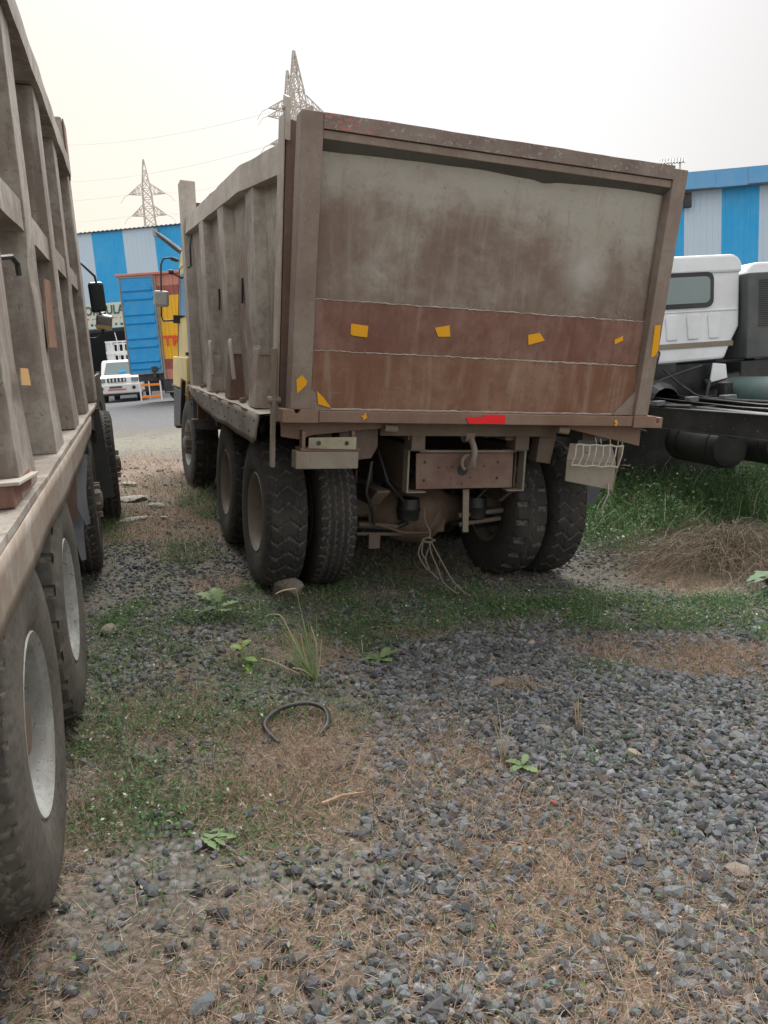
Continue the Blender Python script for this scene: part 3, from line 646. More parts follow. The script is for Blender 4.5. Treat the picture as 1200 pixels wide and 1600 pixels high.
# reflective tape pieces (outlines as cut), bolts, small rivets
def tape(poly, d, m, label=None):
    o = MB().prism([(x, ty(z) + d, z) for x, z in poly], (0, .003, 0)).build('reflector_tape', M[m], tg)
    if label: o['label'] = label
for poly, d in (([(-.866, 1.757), (-.761, 1.749), (-.764, 1.684), (-.850, 1.690), (-.865, 1.697)], .050), ([(-.342, 1.76), (-.249, 1.78), (-.237, 1.714), (-.316, 1.71)], .050), ([(.295, 1.751), (.374, 1.767), (.418, 1.722), (.304, 1.69)], .050),
        ([(.939, 1.751), (.999, 1.778), (1.004, 1.75), (.945, 1.723)], .050), ([(1.196, 1.854), (1.240, 1.86), (1.254, 1.70), (1.236, 1.66), (1.206, 1.649)], -.0045), ([(-1.186, 1.431), (-1.153, 1.457), (-1.122, 1.422), (-1.129, 1.4), (-1.179, 1.352)], -.0045), ([(-1.056, 1.37), (-1.012, 1.331), (-.966, 1.273), (-1.044, 1.293)], .024)):
    tape(poly, d, 'tape_yellow', 'yellow reflective tape')
tape([(-.111, 1.229), (-.10, 1.236), (.006, 1.237), (.012, 1.253), (.163, 1.253), (.167, 1.196), (-.085, 1.195)], -.018, 'tape_red', 'red reflective tape')
for cx in (-.767, 1.004):
    b = MB(); zc = 1.226 if cx < 0 else 1.215
    for i in range(14):
        a = rnd.uniform(0, 6.28); rr = rnd.uniform(0, .016); s = rnd.uniform(.004, .007); x, z = cx + rr * math.cos(a), zc + rr * math.sin(a)
        b.prism([(x - s, ty(z) - .0155 - .0002 * i, z - s), (x + s, ty(z) - .0155 - .0002 * i, z - s * .8), (x + s * .8, ty(z) - .0155 - .0002 * i, z + s), (x - s, ty(z) - .0155 - .0002 * i, z + s * .7)], (0, .002, 0))
    o = b.build('tape_remnant', M['tape_yellow'], tg)
b = MB()
for x, z, s in ((-.20, 1.925, .010), (-.60, 1.93, .006), (-.66, 1.94, .006), (-.505, 1.945, .007), (.40, 1.93, .009), (.95, 1.925, .008), (1.0, 1.91, .008), (1.04, 1.90, .007), (-.17, 1.90, .005)):
    b.lathe([(-.012, s), (.012, s), (.012, .001)], (x, ty(z) + .082, z), 'y', 7, 0, -1)
b.box(-1.095 + .02, -.96, ty(2.335) + .078, ty(2.335) + .086, 2.33, 2.336); b.box(.62, .70, ty(2.26) + .074, ty(2.26) + .086, 2.272, 2.278)
b.each('rivet', M['dusty_plate'], tg)

# -- dump body side (left), ribs, ledge, rails, posts
def sx(z, y): return -(.10 * (z - 1.2) / 1.5) * min(1, max(0, (y - .25) / .9))
body = empty('dump_body'); body.parent = T; body.matrix_world = TMAT
bpy.data.objects.remove(body)
def rail_top(y): return 2.735 + .045 * y + .0015 * math.sin(y * 5) + .0015 * math.sin(y * 13)
ys = np.linspace(.16, 4.6, 90); zs_ = np.linspace(1.205, 2.60, 30); yy, zz = np.meshgrid(ys, zs_)
zz2 = 1.205 + (zz - 1.205) * ((2.66 + .047 * yy - 1.205) / (2.60 - 1.205))
fl = -.10 * (zz2 - 1.2) / 1.5 * np.clip((yy - .25) / .9, 0, 1)
xx = -1.135 + fl + .007 * vnoise(yy, zz2, .5, 71) + .004 * vnoise(yy, zz2, .17, 72)
SV = np.stack([xx, yy, zz2], -1).reshape(-1, 3); ii = (np.arange(29)[:, None] * 90 + np.arange(89)[None]).ravel()
bodyo = np_mesh('dump_body', SV, np.c_[ii, ii + 1, ii + 91, ii + 90], M['body_pink'], parent=T, smooth=True)
so_ = bodyo.modifiers.new('solid', 'SOLIDIFY'); so_.thickness = .02; so_.offset = 0
# right side wall, floor, headboard and front posts
b = MB(); b.hexa([(1.16, .14, 1.2), (1.20, .14, 1.2), (1.20, 4.7, 1.2), (1.16, 4.7, 1.2)], [(1.20, .02, 2.68), (1.26, .02, 2.68), (1.30, 4.7, 2.94), (1.24, 4.7, 2.94)]); b.build('side_wall', M['body_grey'], bodyo)
MB().box(-1.13, 1.16, .14, 4.62, 1.19, 1.215).build('floor', M['body_grey'], bodyo)
b = MB(); b.box(-1.16, 1.2, 4.62, 4.66, 1.2, 3.10); b.box(-1.2, 1.2, 4.60, 4.68, 3.06, 3.13); b.build('headboard', M['post_brown'], bodyo)
b = MB(); b.hexa([(-1.25, 4.36, 1.2), (-1.12, 4.36, 1.2), (-1.12, 4.62, 1.2), (-1.25, 4.62, 1.2)], [(-1.37, 4.38, 3.30), (-1.22, 4.38, 3.30), (-1.22, 4.62, 3.30), (-1.37, 4.62, 3.30)]); b.build('corner_post', M['body_grey2'], bodyo, bevel=.006)
b = MB(); b.hexa([(1.12, 4.36, 1.2), (1.25, 4.36, 1.2), (1.25, 4.62, 1.2), (1.12, 4.62, 1.2)], [(1.2, 4.38, 3.30), (1.35, 4.38, 3.30), (1.35, 4.62, 3.30), (1.2, 4.62, 3.30)]); b.build('corner_post', M['body_grey2'], bodyo, bevel=.006)
# top rail: box beam
b = MB(); yl = np.linspace(.31, 4.37, 60)
for i in range(59):
    q = []
    for y in (yl[i], yl[i + 1]):
        f0 = sx(2.7, y) * 1.0; zb0 = 2.565 + .047 * y; zt0 = rail_top(y); bul = .002 * math.sin(y * 9)
        q.append([(-1.225 + f0 + bul, y, zb0), (-1.10 + f0, y, zb0), (-1.10 + f0, y, zt0), (-1.215 + f0 + bul, y, zt0)])
    a, c = q; b.add(a + c, [(0, 1, 5, 4), (1, 2, 6, 5), (2, 3, 7, 6), (3, 0, 4, 7)] + ([(0, 3, 2, 1)] if i == 0 else []) + ([(4, 5, 6, 7)] if i == 58 else []))
b.build('top_rail', M['body_grey2'], bodyo)
# ribs: hollow-section uprights with bent edges, gusset feet
M['rib_face'] = steel('rib_face', (.33, .32, .29), (.46, .435, .385), (.14, .095, .075), .55, .45, .8, 21, .35, .01, .2, (.2, .13, .1))
for ri, (y1, wd) in enumerate(((.84, .26), (1.86, .27), (2.98, .28))):
    b = MB(); n = 18; ring = []
    for i in range(n):
        t = i / (n - 1); z = 1.56 + t * (2.575 + .047 * y1 - 1.56); f0 = sx(z, y1); wob = .003 * math.sin(z * 6 + ri * 2) + .002 * math.sin(z * 15 + ri)
        k = .02 * math.exp(-((z - 1.62) / .10) ** 2)
        ring.append([(-1.222 + f0 + wob * .4 + k, y1 + wob, z), (-1.222 + f0 + wob * .4 + k, y1 + wd + wob, z), (-1.12 + f0, y1 + wd + .03, z), (-1.12 + f0, y1 - .012, z)])
    vs = [p for r_ in ring for p in r_]; fs = []
    for i in range(n - 1):
        for j in range(4): fs.append((i * 4 + j, i * 4 + (j + 1) % 4, i * 4 + 4 + (j + 1) % 4, i * 4 + 4 + j))
    fs += [(0, 1, 2, 3), tuple(range(4 * n - 4, 4 * n))]
    b.add(vs, fs)
    rib = b.build('rib', M['rib_face'], bodyo, bevel=.003)
    b = MB(); f1 = sx(1.6, y1)
    b.hexa([(-1.262, y1 - .04, 1.212), (-1.262, y1 + wd * .8, 1.212), (-1.12, y1 + wd * .8, 1.212), (-1.12, y1 - .06, 1.212)], [(-1.215 + f1, y1 + .02, 1.60), (-1.215 + f1, y1 + wd * .62, 1.60), (-1.12 + f1, y1 + wd * .62, 1.60), (-1.12 + f1, y1 - .0, 1.60)])
    b.build('rib_foot', M['rusty_plate'] if ri == 1 else M['body_pink'], rib, bevel=.004)
    if ri > 0:
        P = [(-1.235 + f1, y1 - .05 - .03 * t, 1.66 - .06 * t * t) for t in np.linspace(-.2, 2.2, 10)]
        MB().tube([(p[0] - .01 * math.sin(i * .35), p[1] - .012 * i, p[2]) for i, p in enumerate(P)], .017, 8).build('bent_edge', M['weld'], rib)
# ledge and torn skirt
b = MB(); yl = np.linspace(.44, 4.36, 70)
for i in range(69):
    ya, yb = yl[i], yl[i + 1]
    q = []
    for y in (ya, yb):
        dz = .003 * math.sin(y * 6) - .012 * math.exp(-((y - .55) / .2) ** 2); q.append([(-1.30 + .006 * math.sin(y * 11), y, 1.205 + dz), (-1.12, y, 1.215), (-1.12, y, 1.203), (-1.296 + .006 * math.sin(y * 11), y, 1.193 + dz)])
    a, c = q; b.add(a + c, [(0, 1, 5, 4), (1, 2, 6, 5), (2, 3, 7, 6), (3, 0, 4, 7)])
b.build('ledge', M['body_grey2'], bodyo)
b = MB(); nS = 70; yl = np.linspace(.46, 4.3, nS); rows = 6; vs = []
for j in range(rows):
    for i, y in enumerate(yl):
        t = j / (rows - 1); low = .985 + .0135 * y + .006 * math.sin(y * 4.7) + .05 * max(0, 1 - (y - .46) / .18)
        low = low + (.10 * max(0, (y - 3.2)) ** 1.5)
        z = 1.198 + (low - 1.198) * t; x = -1.298 - .004 * t + .005 * math.sin(y * 7 + t * 2) * t + .012 * t * t * math.sin(y * 2.3) - .02 * t * math.exp(-((y - .6) / .25) ** 2)
        vs.append((x, y + .05 * t * (y < .5), z))
b.add(vs, [(j * nS + i, j * nS + i + 1, (j + 1) * nS + i + 1, (j + 1) * nS + i) for j in range(rows - 1) for i in range(nS - 1)])
sk = b.build('skirt', M['skirt_grey'], bodyo, True); m_ = sk.modifiers.new('solid', 'SOLIDIFY'); m_.thickness = .006
b = MB()
for i in range(22):
    y = .55 + i * .17; b.lathe([(0, .008), (.006, .008), (.006, .001)], (-1.30 - .012, y, 1.04 + .0135 * y + (.02 if i % 2 else .10)), 'x', 8, 0, -1)
b.each('skirt_bolt', M['black_steel'], sk)
# loose rubble on the ledge
b = MB()
for y in (.95, 1.35, 1.42, 2.15, 2.6, 2.68, 3.4, 3.75, 3.8, 3.9):
    b.lathe([(-.02, .01), (-.01, .022), (.01, .02), (.02, .008)], (-1.20 + rnd.uniform(-.05, .04), y, 1.232), 'z', 7)
b.each('rubble_lump', M['rock'], bodyo)
# rear corner post with upper gap bracket and hinge ears
b = MB(); b.hexa([(-1.225, .24, 1.165), (-1.10, .24, 1.165), (-1.10, .36, 1.165), (-1.228, .36, 1.165)], [(-1.222, .17, 2.85), (-1.10, .17, 2.83), (-1.10, .31, 2.85), (-1.228, .31, 2.88)])
post = b.build('rear_post', [M['post_brown']], bodyo, bevel=.008)
MB().hexa([(-1.240, .235, 1.17), (-1.229, .235, 1.17), (-1.229, .38, 1.17), (-1.240, .38, 1.17)], [(-1.238, .165, 2.87), (-1.229, .165, 2.87), (-1.229, .30, 2.88), (-1.238, .30, 2.88)]).build('post_face', M['body_grey2'], post, bevel=.002)
b = MB(); b.prism([(-1.232, .12, 2.72), (-1.232, .24, 2.76), (-1.232, .22, 2.98), (-1.232, .12, 2.94)], (.022, 0, 0)); b.tube([(-1.245, .18, 2.90), (-1.20, .18, 2.90)], .014, 8); b.prism([(-1.165, -.10, 2.64), (-1.165, .05, 2.72), (-1.165, .05, 2.86), (-1.165, -.13, 2.84)], (.016, 0, 0))
b.build('hinge_ear', M['body_grey2'], post, bevel=.003)
b = MB(); b.box(-1.275, -1.25, .20, .25, .90, 1.60); b.tube([(-1.30, .22, 1.30), (-1.22, .22, 1.30)], .022, 8); b.build('latch_bar', M['dusty_plate'], post, bevel=.003)
b = MB(); b.box(1.125, 1.225, .12, .30, 1.165, 2.70); b.build('rear_post', M['post_brown'], bodyo, bevel=.006)
# dark slots punched in the side sheet, hook on front post, ring marks
b = MB()
for y, z in ((.55, 2.03), (1.60, 2.02), (2.75, 2.02)):
    xx_ = -1.147 + sx(z, y) - .012; b.box(xx_ - .004, xx_ + .01, y - .02, y + .02, z - .09, z + .09)
b.each('slot', M['black_steel'], bodyo)
MB().tube([(-1.30, 4.05, 2.72), (-1.31, 4.05, 2.60), (-1.30, 4.08, 2.42), (-1.33, 4.02, 2.40)], .010, 6).build('hook_rod', M['black_steel'], bodyo)
# -- underbody: sloping rear apron, frame rails, cross member, hook, axles
b = MB(); b.prism([(-1.24, .10, 1.186), (-1.237, .10, 1.094), (-1.121, .10, 1.078), (-1.056, .10, 1.105), (-.62, .10, 1.150), (-.60, .10, 1.186)], (0, .03, 0)); b.prism([(.66, .10, 1.186), (.68, .10, 1.165), (1.22, .10, 1.062), (1.30, .10, 1.045), (1.30, .10, 1.186)], (0, .03, 0))
b.each('rear_apron', M['rail_brown'], T, bevel=.003)
b = MB(); b.box(-.60, .66, .16, .24, 1.10, 1.19)
for x in (-.95, -.35, .35, .95): b.box(x - .05, x + .05, .2, 4.5, 1.07, 1.186)
for y in np.arange(.5, 4.5, .45): b.box(-1.12, 1.12, y, y + .08, 1.09, 1.19)
b.build('sub_frame', M['underside'], T)
b = MB()
for x in (-.56, .66): b.tube([(x - .05, .07, 1.158), (x + .03, .07, 1.15)], .026, 12)
b.each('pivot_pin', M['dusty_plate'], T, True)
b = MB()
for s in (-1, 1):
    x = s * .40 + .045
    b.box(x - .006, x + .006, .30, 6.6, .73, 1.02); b.box(min(x, x - s * .08), max(x, x - s * .08), .30, 6.6, 1.02, 1.028); b.box(min(x, x - s * .08), max(x, x - s * .08), .30, 6.6, .722, .73)
b.build('chassis_frame', M['underside'], T)
cf = MB().prism([(-.318, .25, .978), (.395, .25, .985), (.403, .25, .742), (-.306, .25, .742)], (0, .012, 0)).build('cross_member', M['rusty_plate'], T, bevel=.003)
b = MB(); b.box(-.385, -.372, .22, .30, .728, 1.0); b.box(-.385, -.25, .22, .30, .995, 1.003); b.box(-.385, -.25, .22, .30, .722, .730); b.box(.465, .478, .22, .30, .728, 1.0); b.box(.33, .478, .22, .30, .995, 1.003); b.box(.35, .478, .22, .30, .722, .730); b.box(-.30, .40, .23, .26, .985, 1.0)
b.build('flange', M['dusty_plate'], cf, bevel=.002)
b = MB()
for x, z, r_ in ((-.255, .92, .009), (-.255, .80, .009), (-.155, .885, .007), (-.09, .885, .005), (-.06, .888, .006), (-.06, .81, .005), (.08, .815, .006), (.085, .89, .005), (.18, .89, .006), (.28, .92, .009), (.28, .81, .009), (-.01, .775, .004), (.02, .775, .004)):
    b.lathe([(0, r_), (.003, r_), (.003, .0005)], (x, .2485, z), 'y', 10, 0, -1)
b.lathe([(0, .036), (.003, .036), (.003, .0005)], (.02, .2485, .865), 'y', 20, 0, -1)
b.each('bolt_hole', M['black_steel'], cf)
b = MB(); P = [(.02 + .015 * math.sin(t * 3), .22 - .10 * math.sin(t * 2.6), 1.13 - .24 * t) for t in np.linspace(0, 1, 14)]
b.tube(P, [.022 - .008 * abs(t - .5) for t in np.linspace(0, 1, 14)], 10); b.tube([(.02 + .045 * math.cos(a), .17, .925 + .05 * math.sin(a)) for a in np.linspace(-.6, 4.2, 16)], .012, 8)
b.lathe([(-.03, .045), (.03, .045)], (.02, .20, 1.10), 'x', 12)
b.build('tow_hook', M['dusty_plate'], T, True)
b = MB(); b.hexa([(.077, .30, .43), (.118, .30, .43), (.118, .315, .43), (.077, .315, .43)], [(.055, .29, .728), (.10, .29, .728), (.10, .305, .728), (.055, .305, .728)]); b.build('hanging_strap', M['dusty_plate'], T)
b = MB(); b.box(-.385, -.29, .17, .30, 1.005, 1.16); b.box(.36, .465, .17, .30, 1.005, 1.16); b.each('hinge_bracket', M['underside'], T, bevel=.006)
# light brackets, left and right
lb = MB().box(-1.176, -.796, -.012, .10, .918, 1.022).build('light_bracket', M['dusty_plate'], T, bevel=.006)
MB().prism([(-1.105, -.02, 1.040), (-.816, -.02, 1.035), (-.815, -.02, 1.108), (-.90, -.02, 1.106), (-1.104, -.02, 1.102)], (0, .006, 0)).build('mounting_plate', M['old_yellow_plate'], lb, bevel=.001)
b = MB(); b.box(-1.15, -.79, -.014, .12, 1.024, 1.038); b.box(-1.14, -1.12, -.005, .06, 1.03, 1.14); b.box(-.84, -.82, -.005, .06, 1.03, 1.14); b.build('shelf_plate', M['rusty_plate'], lb, bevel=.002)
b = MB()
for x in (-1.045, -.875): b.lathe([(0, .013), (.003, .013), (.003, .0005)], (x, -.0215, 1.072), 'y', 12, 0, -1)
b.each('screw_hole', M['black_steel'], lb)
MB().prism([(-.871, .15, 1.186), (-.62, .15, 1.186), (-.62, .15, 1.03), (-.66, .15, .96), (-.865, .15, .937)], (0, .02, 0)).build('splash_plate', M['post_brown'], T, bevel=.003)
rb = MB().hexa([(.690, .05, .815), (1.075, .05, .745), (1.075, .06, .745), (.690, .06, .815)], [(.690, .05, .955), (1.085, .05, .925), (1.085, .06, .925), (.690, .06, .955)]).build('light_bracket', M['dusty_plate'], T, bevel=.003)
b = MB(); b.hexa([(.690, .05, .957), (1.085, .05, .927), (1.085, .06, .927), (.690, .06, .957)], [(.75, .12, 1.06), (1.09, .12, 1.05), (1.09, .13, 1.05), (.75, .13, 1.06)]); b.build('slanted_plate', M['dusty_plate'], rb, bevel=.002)
b = MB(); zc = 0
for i in range(8):
    t = i / 7; xa = .735 + .375 * t; xb = .70 + .37 * t; b.tube([(xa, .025, 1.06 - .01 * t + .006 * math.sin(i * 2)), ((xa + xb) / 2 + .006 * math.sin(i * 1.7), .0, .99), (xb, .01, .925 - .012 * t)], .005, 5)
b.tube([(.735 + .375 * t, .025, 1.062 - .01 * t + .004 * math.sin(t * 20)) for t in np.linspace(0, 1, 12)], .006, 5); b.tube([(.70 + .37 * t, .01, .925 - .012 * t + .004 * math.sin(t * 17)) for t in np.linspace(0, 1, 12)], .006, 5)
b.build('wire_guard', M['weld'], rb)
b = MB()
for x, z in ((.86, .985), (.95, .96)): b.lathe([(0, .02), (.004, .02), (.004, .0005)], (x, .085, z), 'y', 12, 0, -1)
b.each('screw_hole', M['black_steel'], rb)
MB().tube([(1.02, .03, .80), (1.03, .03, .72), (1.005, .05, .63), (1.02, .06, .56)], .005, 5).build('loose_wire', M['weld'], rb)
b = MB(); b.hexa([(.545, .20, .925), (.655, .20, .91), (.655, .30, .91), (.545, .30, .925)], [(.56, .20, 1.10), (.69, .20, 1.10), (.69, .30, 1.10), (.56, .30, 1.10)]); b.build('splash_plate', M['underside'], T, bevel=.003)
MB().hexa([(1.09, .35, .60), (1.16, .35, .60), (1.16, .36, .60), (1.09, .36, .60)], [(1.06, .33, .80), (1.22, .33, .80), (1.22, .34, .80), (1.06, .34, .80)]).build('mud_flap', M['grey_plastic'], T)
MB().box(1.13, 1.15, .1, .12, .90, 1.05).build('stay_rod', M['underside'], T)
# axles: banjo housing with differential, leaf springs, brake chambers
def axle(y, big):
    b = MB(); b.tube([(-.95, y, .52), (-.45, y, .52), (-.38, y, .52)], [.075, .075, .11], 14); b.tube([(.38, y, .52), (.95, y, .52)], .075, 14)
    prof = [(-.36, .06), (-.30, .13), (-.22, .19), (-.12, .235), (0, .25), (.10, .235), (.18, .18), (.24, .12), (.40, .085)]
    b.lathe(prof, (-.08, y, .50), 'x', 28)
    b.lathe([(-.26, .001), (-.25, .09), (-.20, .15), (-.10, .19), (0, .20)], (-.08, y, .50), 'y', 24)
    o = b.build('axle', M['axle_dust'], T, True, sharp=35)
    for s in (-1, 1):
        b = MB()
        for k in range(7): b.box(s * .5 - .045, s * .5 + .045, y - .30 - k * .03, y + .30 + k * .03, .60 + k * .018, .60 + k * .018 + .014)
        b.box(s * .5 - .06, s * .5 + .06, y - .10, y + .10, .52, .61); b.tube([(s * .5 - .055, y - .06, .42), (s * .5 - .055, y - .06, .80)], .012, 6); b.tube([(s * .5 + .055, y - .06, .42), (s * .5 + .055, y - .06, .80)], .012, 6)
        b.box(s * .5 - .07, s * .5 + .07, y - .09, y + .09, .40, .43)
        b.build('leaf_spring', M['underside'], o)
    for s in (-1, 1):
        b = MB()
        b.lathe([(-.07, .03), (-.06, .075), (0, .08), (.01, .09), (.02, .08), (.09, .075), (.10, .02)], (s * .26 + .03, y - .26, .54), 'z', 18)
        b.tube([(s * .26 + .03, y - .26, .46), (s * .33, y - .22, .40), (s * .62, y - .15, .42)], .018, 8)
        b.build('brake_chamber', M['black_steel'], o, True)
    return o
for y in (.81, 2.10): axle(y, 1)
b = MB(); b.tube([(-.60, .52, .46), (-.40, .50, .45), (-.33, .48, .44)], .016, 8); b.tube([(-.62, .50, .40), (-.30, .48, .39)], .012, 8); b.box(-.54, -.46, .47, .49, .30, .40); b.tube([(.14, .52, .50), (.5, .52, .53)], .018, 8); b.tube([(.14, .50, .44), (.48, .52, .47)], .016, 8);
b.tube([(-.50, .47, .47), (-.30, .44, .41), (-.12, .45, .40), (-.02, .5, .55)], .008, 6)
b.build('brake_linkage', M['underside'], T)
MB().box(0.0, .09, .62, .72, .36, .47).build('valve_block', M['underside'], T, bevel=.01)
for i, pts in enumerate(([(-.45, .6, .95), (-.42, .5, .75), (-.30, .5, .62), (-.28, .55, .50)], [(.30, .55, .95), (.36, .5, .72), (.24, .5, .60), (.29, .55, .56)], [(-.3, .7, .9), (-.1, .6, .74), (.1, .6, .76), (.28, .65, .92)], [(-.55, .45, .90), (-.58, .42, .70), (-.52, .44, .55), (-.50, .48, .47)])):
    MB().tube([(p[0] + .012 * math.sin(k + i), p[1], p[2]) for k, p in enumerate(pts)], .012, 6).build('air_hose', M['rubber_hose'], T, True)
b = MB(); b.tube([(-.30, .75, .60), (-.30, 2.0, .66)], .03, 8); b.build('torque_rod', M['underside'], T, True)
b = MB(); b.tube([(.02, .9, .62), (.02, 2.1, .62)], .06, 12); b.tube([(.02, 2.3, .62), (.02, 4.6, .75)], .05, 12); b.lathe([(0, .10), (.3, .13), (.9, .16), (1.4, .2)], (.02, 3.4, .80), 'y', 16); b.build('prop_shaft', M['underside'], T, True)
# air tanks and battery box on the left rail
for z, y in ((.78, 3.25), (.60, 3.45)):
    MB().lathe([(-.17, .001), (-.16, .07), (-.12, .115), (.12, .115), (.16, .07), (.17, .001)], (-.86, y, z), 'x', 24).build('air_tank', M['dusty_plate'], T, True)
b = MB(); b.box(-1.0, -.45, 3.0, 3.9, .70, 1.0); b.box(-.75, -.45, 3.9, 4.2, .55, .95); b.box(-1.05, -1.02, 4.02, 4.10, .8, 1.15); b.build('battery_box', M['underside'], T, bevel=.01)
b = MB(); b.box(-1.24, -1.16, 4.05, 4.10, .86, 1.14); b.box(-1.30, -1.12, 4.02, 4.14, .84, .87); b.build('step_bracket', M['rusty_plate'], T, bevel=.003)
# wheels
for s in (-1, 1):
    for y, ko, ki in ((.81, 'chevron', 'rib'), (2.10, 'chevron', 'rib')):
        if s > 0 and y < 1: ki = 'chevron'
        wheel(T, s * 1.04 - .09, y, .51, s, ko, 'dish', M['rim_dusty'], M['rim_dusty'], M['tyre'], 0, rnd.uniform(0, 6), sxw=.92)
        wheel(T, s * .71 - .09, y, .51, s, ki if s < 0 else 'lug', 'dish', M['rim_dusty'], M['rim_dusty'], M['tyre'], 0, rnd.uniform(0, 6), sxw=.92)
    wheel(T, s * 1.02 - .08, 5.07, .51, s, 'lug', 'steer', M['rim_white'], M['rim_dusty'], M['tyre'], .05, rnd.uniform(0, 6))
MB().tube([(-.95, 5.07, .50), (.95, 5.07, .50)], .06, 10).build('front_axle', M['underside'], T)
# mudguards around the front wheel
b = MB(); b.hexa([(-1.23, 4.52, .72), (-.80, 4.52, .72), (-.80, 4.50, .72), (-1.23, 4.50, .72)], [(-1.245, 4.60, 1.17), (-.80, 4.60, 1.17), (-.80, 4.57, 1.17), (-1.245, 4.57, 1.17)])
b.hexa([(-1.245, 4.60, 1.17), (-1.245, 5.05, 1.20), (-.80, 5.05, 1.20), (-.80, 4.60, 1.17)], [(-1.245, 4.60, 1.185), (-1.245, 5.05, 1.215), (-.80, 5.05, 1.215), (-.80, 4.60, 1.185)])
b.build('mud_guard', M['grey_plastic'], T, bevel=.004)
# cab
cab = MB()
sec = [(5.05, 1.10, 2.55), (5.05, 1.10, 2.75)]
prof = [(4.78, 1.15), (4.78, 2.62), (4.95, 2.78), (6.05, 2.80), (6.30, 2.62), (6.55, 1.75), (6.62, 1.55), (6.62, .95), (6.30, .62), (5.75, .62), (5.72, .95), (5.52, 1.15)]
cab.prism([(-1.20, y, z) for y, z in prof], (2.40, 0, 0)); cabo = cab.build('cab', M['cab_yellow'], T, bevel=.035)
b = MB(); b.prism([(-1.208, 5.15, 1.98), (-1.208, 6.20, 1.98), (-1.208, 6.06, 2.50), (-1.208, 5.15, 2.50)], (.012, 0, 0)); b.build('door_window', M['glass_dark'], cabo)
b = MB(); b.tube([(-1.214, 5.08, 1.05), (-1.214, 5.08, 2.58), (-1.214, 6.08, 2.58), (-1.214, 6.33, 1.70), (-1.214, 6.33, 1.05), (-1.214, 5.08, 1.05)], .006, 5); b.build('door_seam', M['black_plastic'], cabo)
MB().box(-1.235, -1.20, 5.16, 5.28, 1.52, 1.56).build('door_handle', M['black_plastic'], cabo, bevel=.004)
b = MB(); b.prism([(-1.255, y, z) for y, z in ((4.95, 1.22), (5.6, 1.24), (5.75, 1.12), (6.62, 1.12), (6.62, 1.50), (4.95, 1.50))], (.06, 0, 0)); b.build('fender', M['cab_yellow'], cabo, bevel=.012)
b = MB(); b.prism([(-1.25, y, z) for y, z in ((5.58, 1.215), (5.70, .95), (5.80, .66), (6.25, .60), (6.60, .62), (6.60, 1.10), (5.76, 1.10))], (.05, 0, 0)); b.build('arch_trim', M['black_plastic'], cabo, bevel=.012)
b = MB(); b.box(-1.24, 1.24, 6.45, 6.72, .55, .92); b.box(-1.2, 1.2, 6.60, 6.66, 1.0, 1.45); b.build('bumper', M['black_plastic'], cabo, bevel=.02)
b = MB(); b.hexa([(-1.05, 6.585, 1.75), (1.05, 6.585, 1.75), (1.05, 6.57, 1.75), (-1.05, 6.57, 1.75)], [(-1.05, 6.33, 2.58), (1.05, 6.33, 2.58), (1.05, 6.31, 2.58), (-1.05, 6.31, 2.58)]); b.build('windscreen', M['glass_dark'], cabo)
# mirror on bent arm
b = MB(); b.tube([(-1.20, 6.25, 2.70), (-1.33, 6.22, 2.72), (-1.40, 6.2, 2.70), (-1.43, 6.2, 2.62), (-1.43, 6.2, 2.0), (-1.41, 6.2, 1.94), (-1.20, 6.25, 1.96)], .012, 8); b.box(-1.28, -1.20, 6.2, 6.28, 1.92, 2.02); b.tube([(-1.22, 6.25, 2.70), (-1.30, 6.22, 2.715)], .024, 8)
arm = b.build('mirror_arm', M['black_plastic'], cabo, True)
mo = MB().box(-.095, .095, -.03, .03, -.10, .10).build('mirror', M['grey_plastic'], cabo, bevel=.03); mo.location = (-1.43, 6.19, 2.21); mo.rotation_euler = (R(-4), 0, R(-8))
mo['label'] = 'square side mirror with grey dusty face'; mo.data.materials[0] = M['mirror_grey']
b = MB(); b.tube([(-1.18, 6.2, 2.80), (-1.24, 6.3, 2.86), (-1.42, 6.5, 3.02), (-1.46, 6.55, 3.06)], [.03, .035, .03, .012], 8); b.build('roof_fitting', M['black_plastic'], cabo, True); b = MB(); b.tube([(-1.20, 5.9, 2.45), (-1.34, 5.9, 2.52)], .010, 6); b.lathe([(-.02, .03), (.03, .03), (.04, .01)], (-1.34, 5.9, 2.52), 'x', 10)
b.build('marker_lamp', M['black_plastic'], cabo, True)

# ================================================================== LEFT DUMP TRUCK
LMAT = Matrix(((.95758801, -.28659717, .02978686, -1.00101188), (.28749796, .95723984, -.03236086, 1.99910273), (-.01923847, .03955203, .99903229, .07067688), (0, 0, 0, 1)))
K = empty('dump_truck', LMAT)
tag(K, 'weathered grey tipper truck cut off by the left edge, its ribbed side close', 'dump truck')
M['l_rib'] = steel('l_rib', (.22, .212, .19), (.40, .37, .325), (.12, .08, .062), .62, .55, .8, 31, .45, .008, .6, (.11, .075, .058))
M['l_sheet'] = steel('l_sheet', (.22, .22, .20), (.37, .355, .31), (.11, .065, .05), .6, .6, .8, 32, .45, .02, .6, (.10, .07, .06))
M['l_skirt'] = steel('l_skirt', (.24, .22, .19), (.34, .31, .265), (.17, .10, .07), .5, .5, .7, 34, .25, .006)
ys = np.linspace(-1.9, 4.9, 110); zs_ = np.linspace(1.16, 2.92, 40); yy, zz = np.meshgrid(ys, zs_)
xx = -.15 + .016 * vnoise(yy, zz, .5, 81) + .006 * vnoise(yy, zz, .15, 82)
ii = (np.arange(39)[:, None] * 110 + np.arange(109)[None]).ravel()
lb_ = np_mesh('dump_body', np.stack([xx, yy, zz], -1).reshape(-1, 3), np.c_[ii, ii + 1, ii + 111, ii + 110], M['l_sheet'], parent=K, smooth=True)
q_ = lb_.modifiers.new('solid', 'SOLIDIFY'); q_.thickness = .02; q_.offset = 0
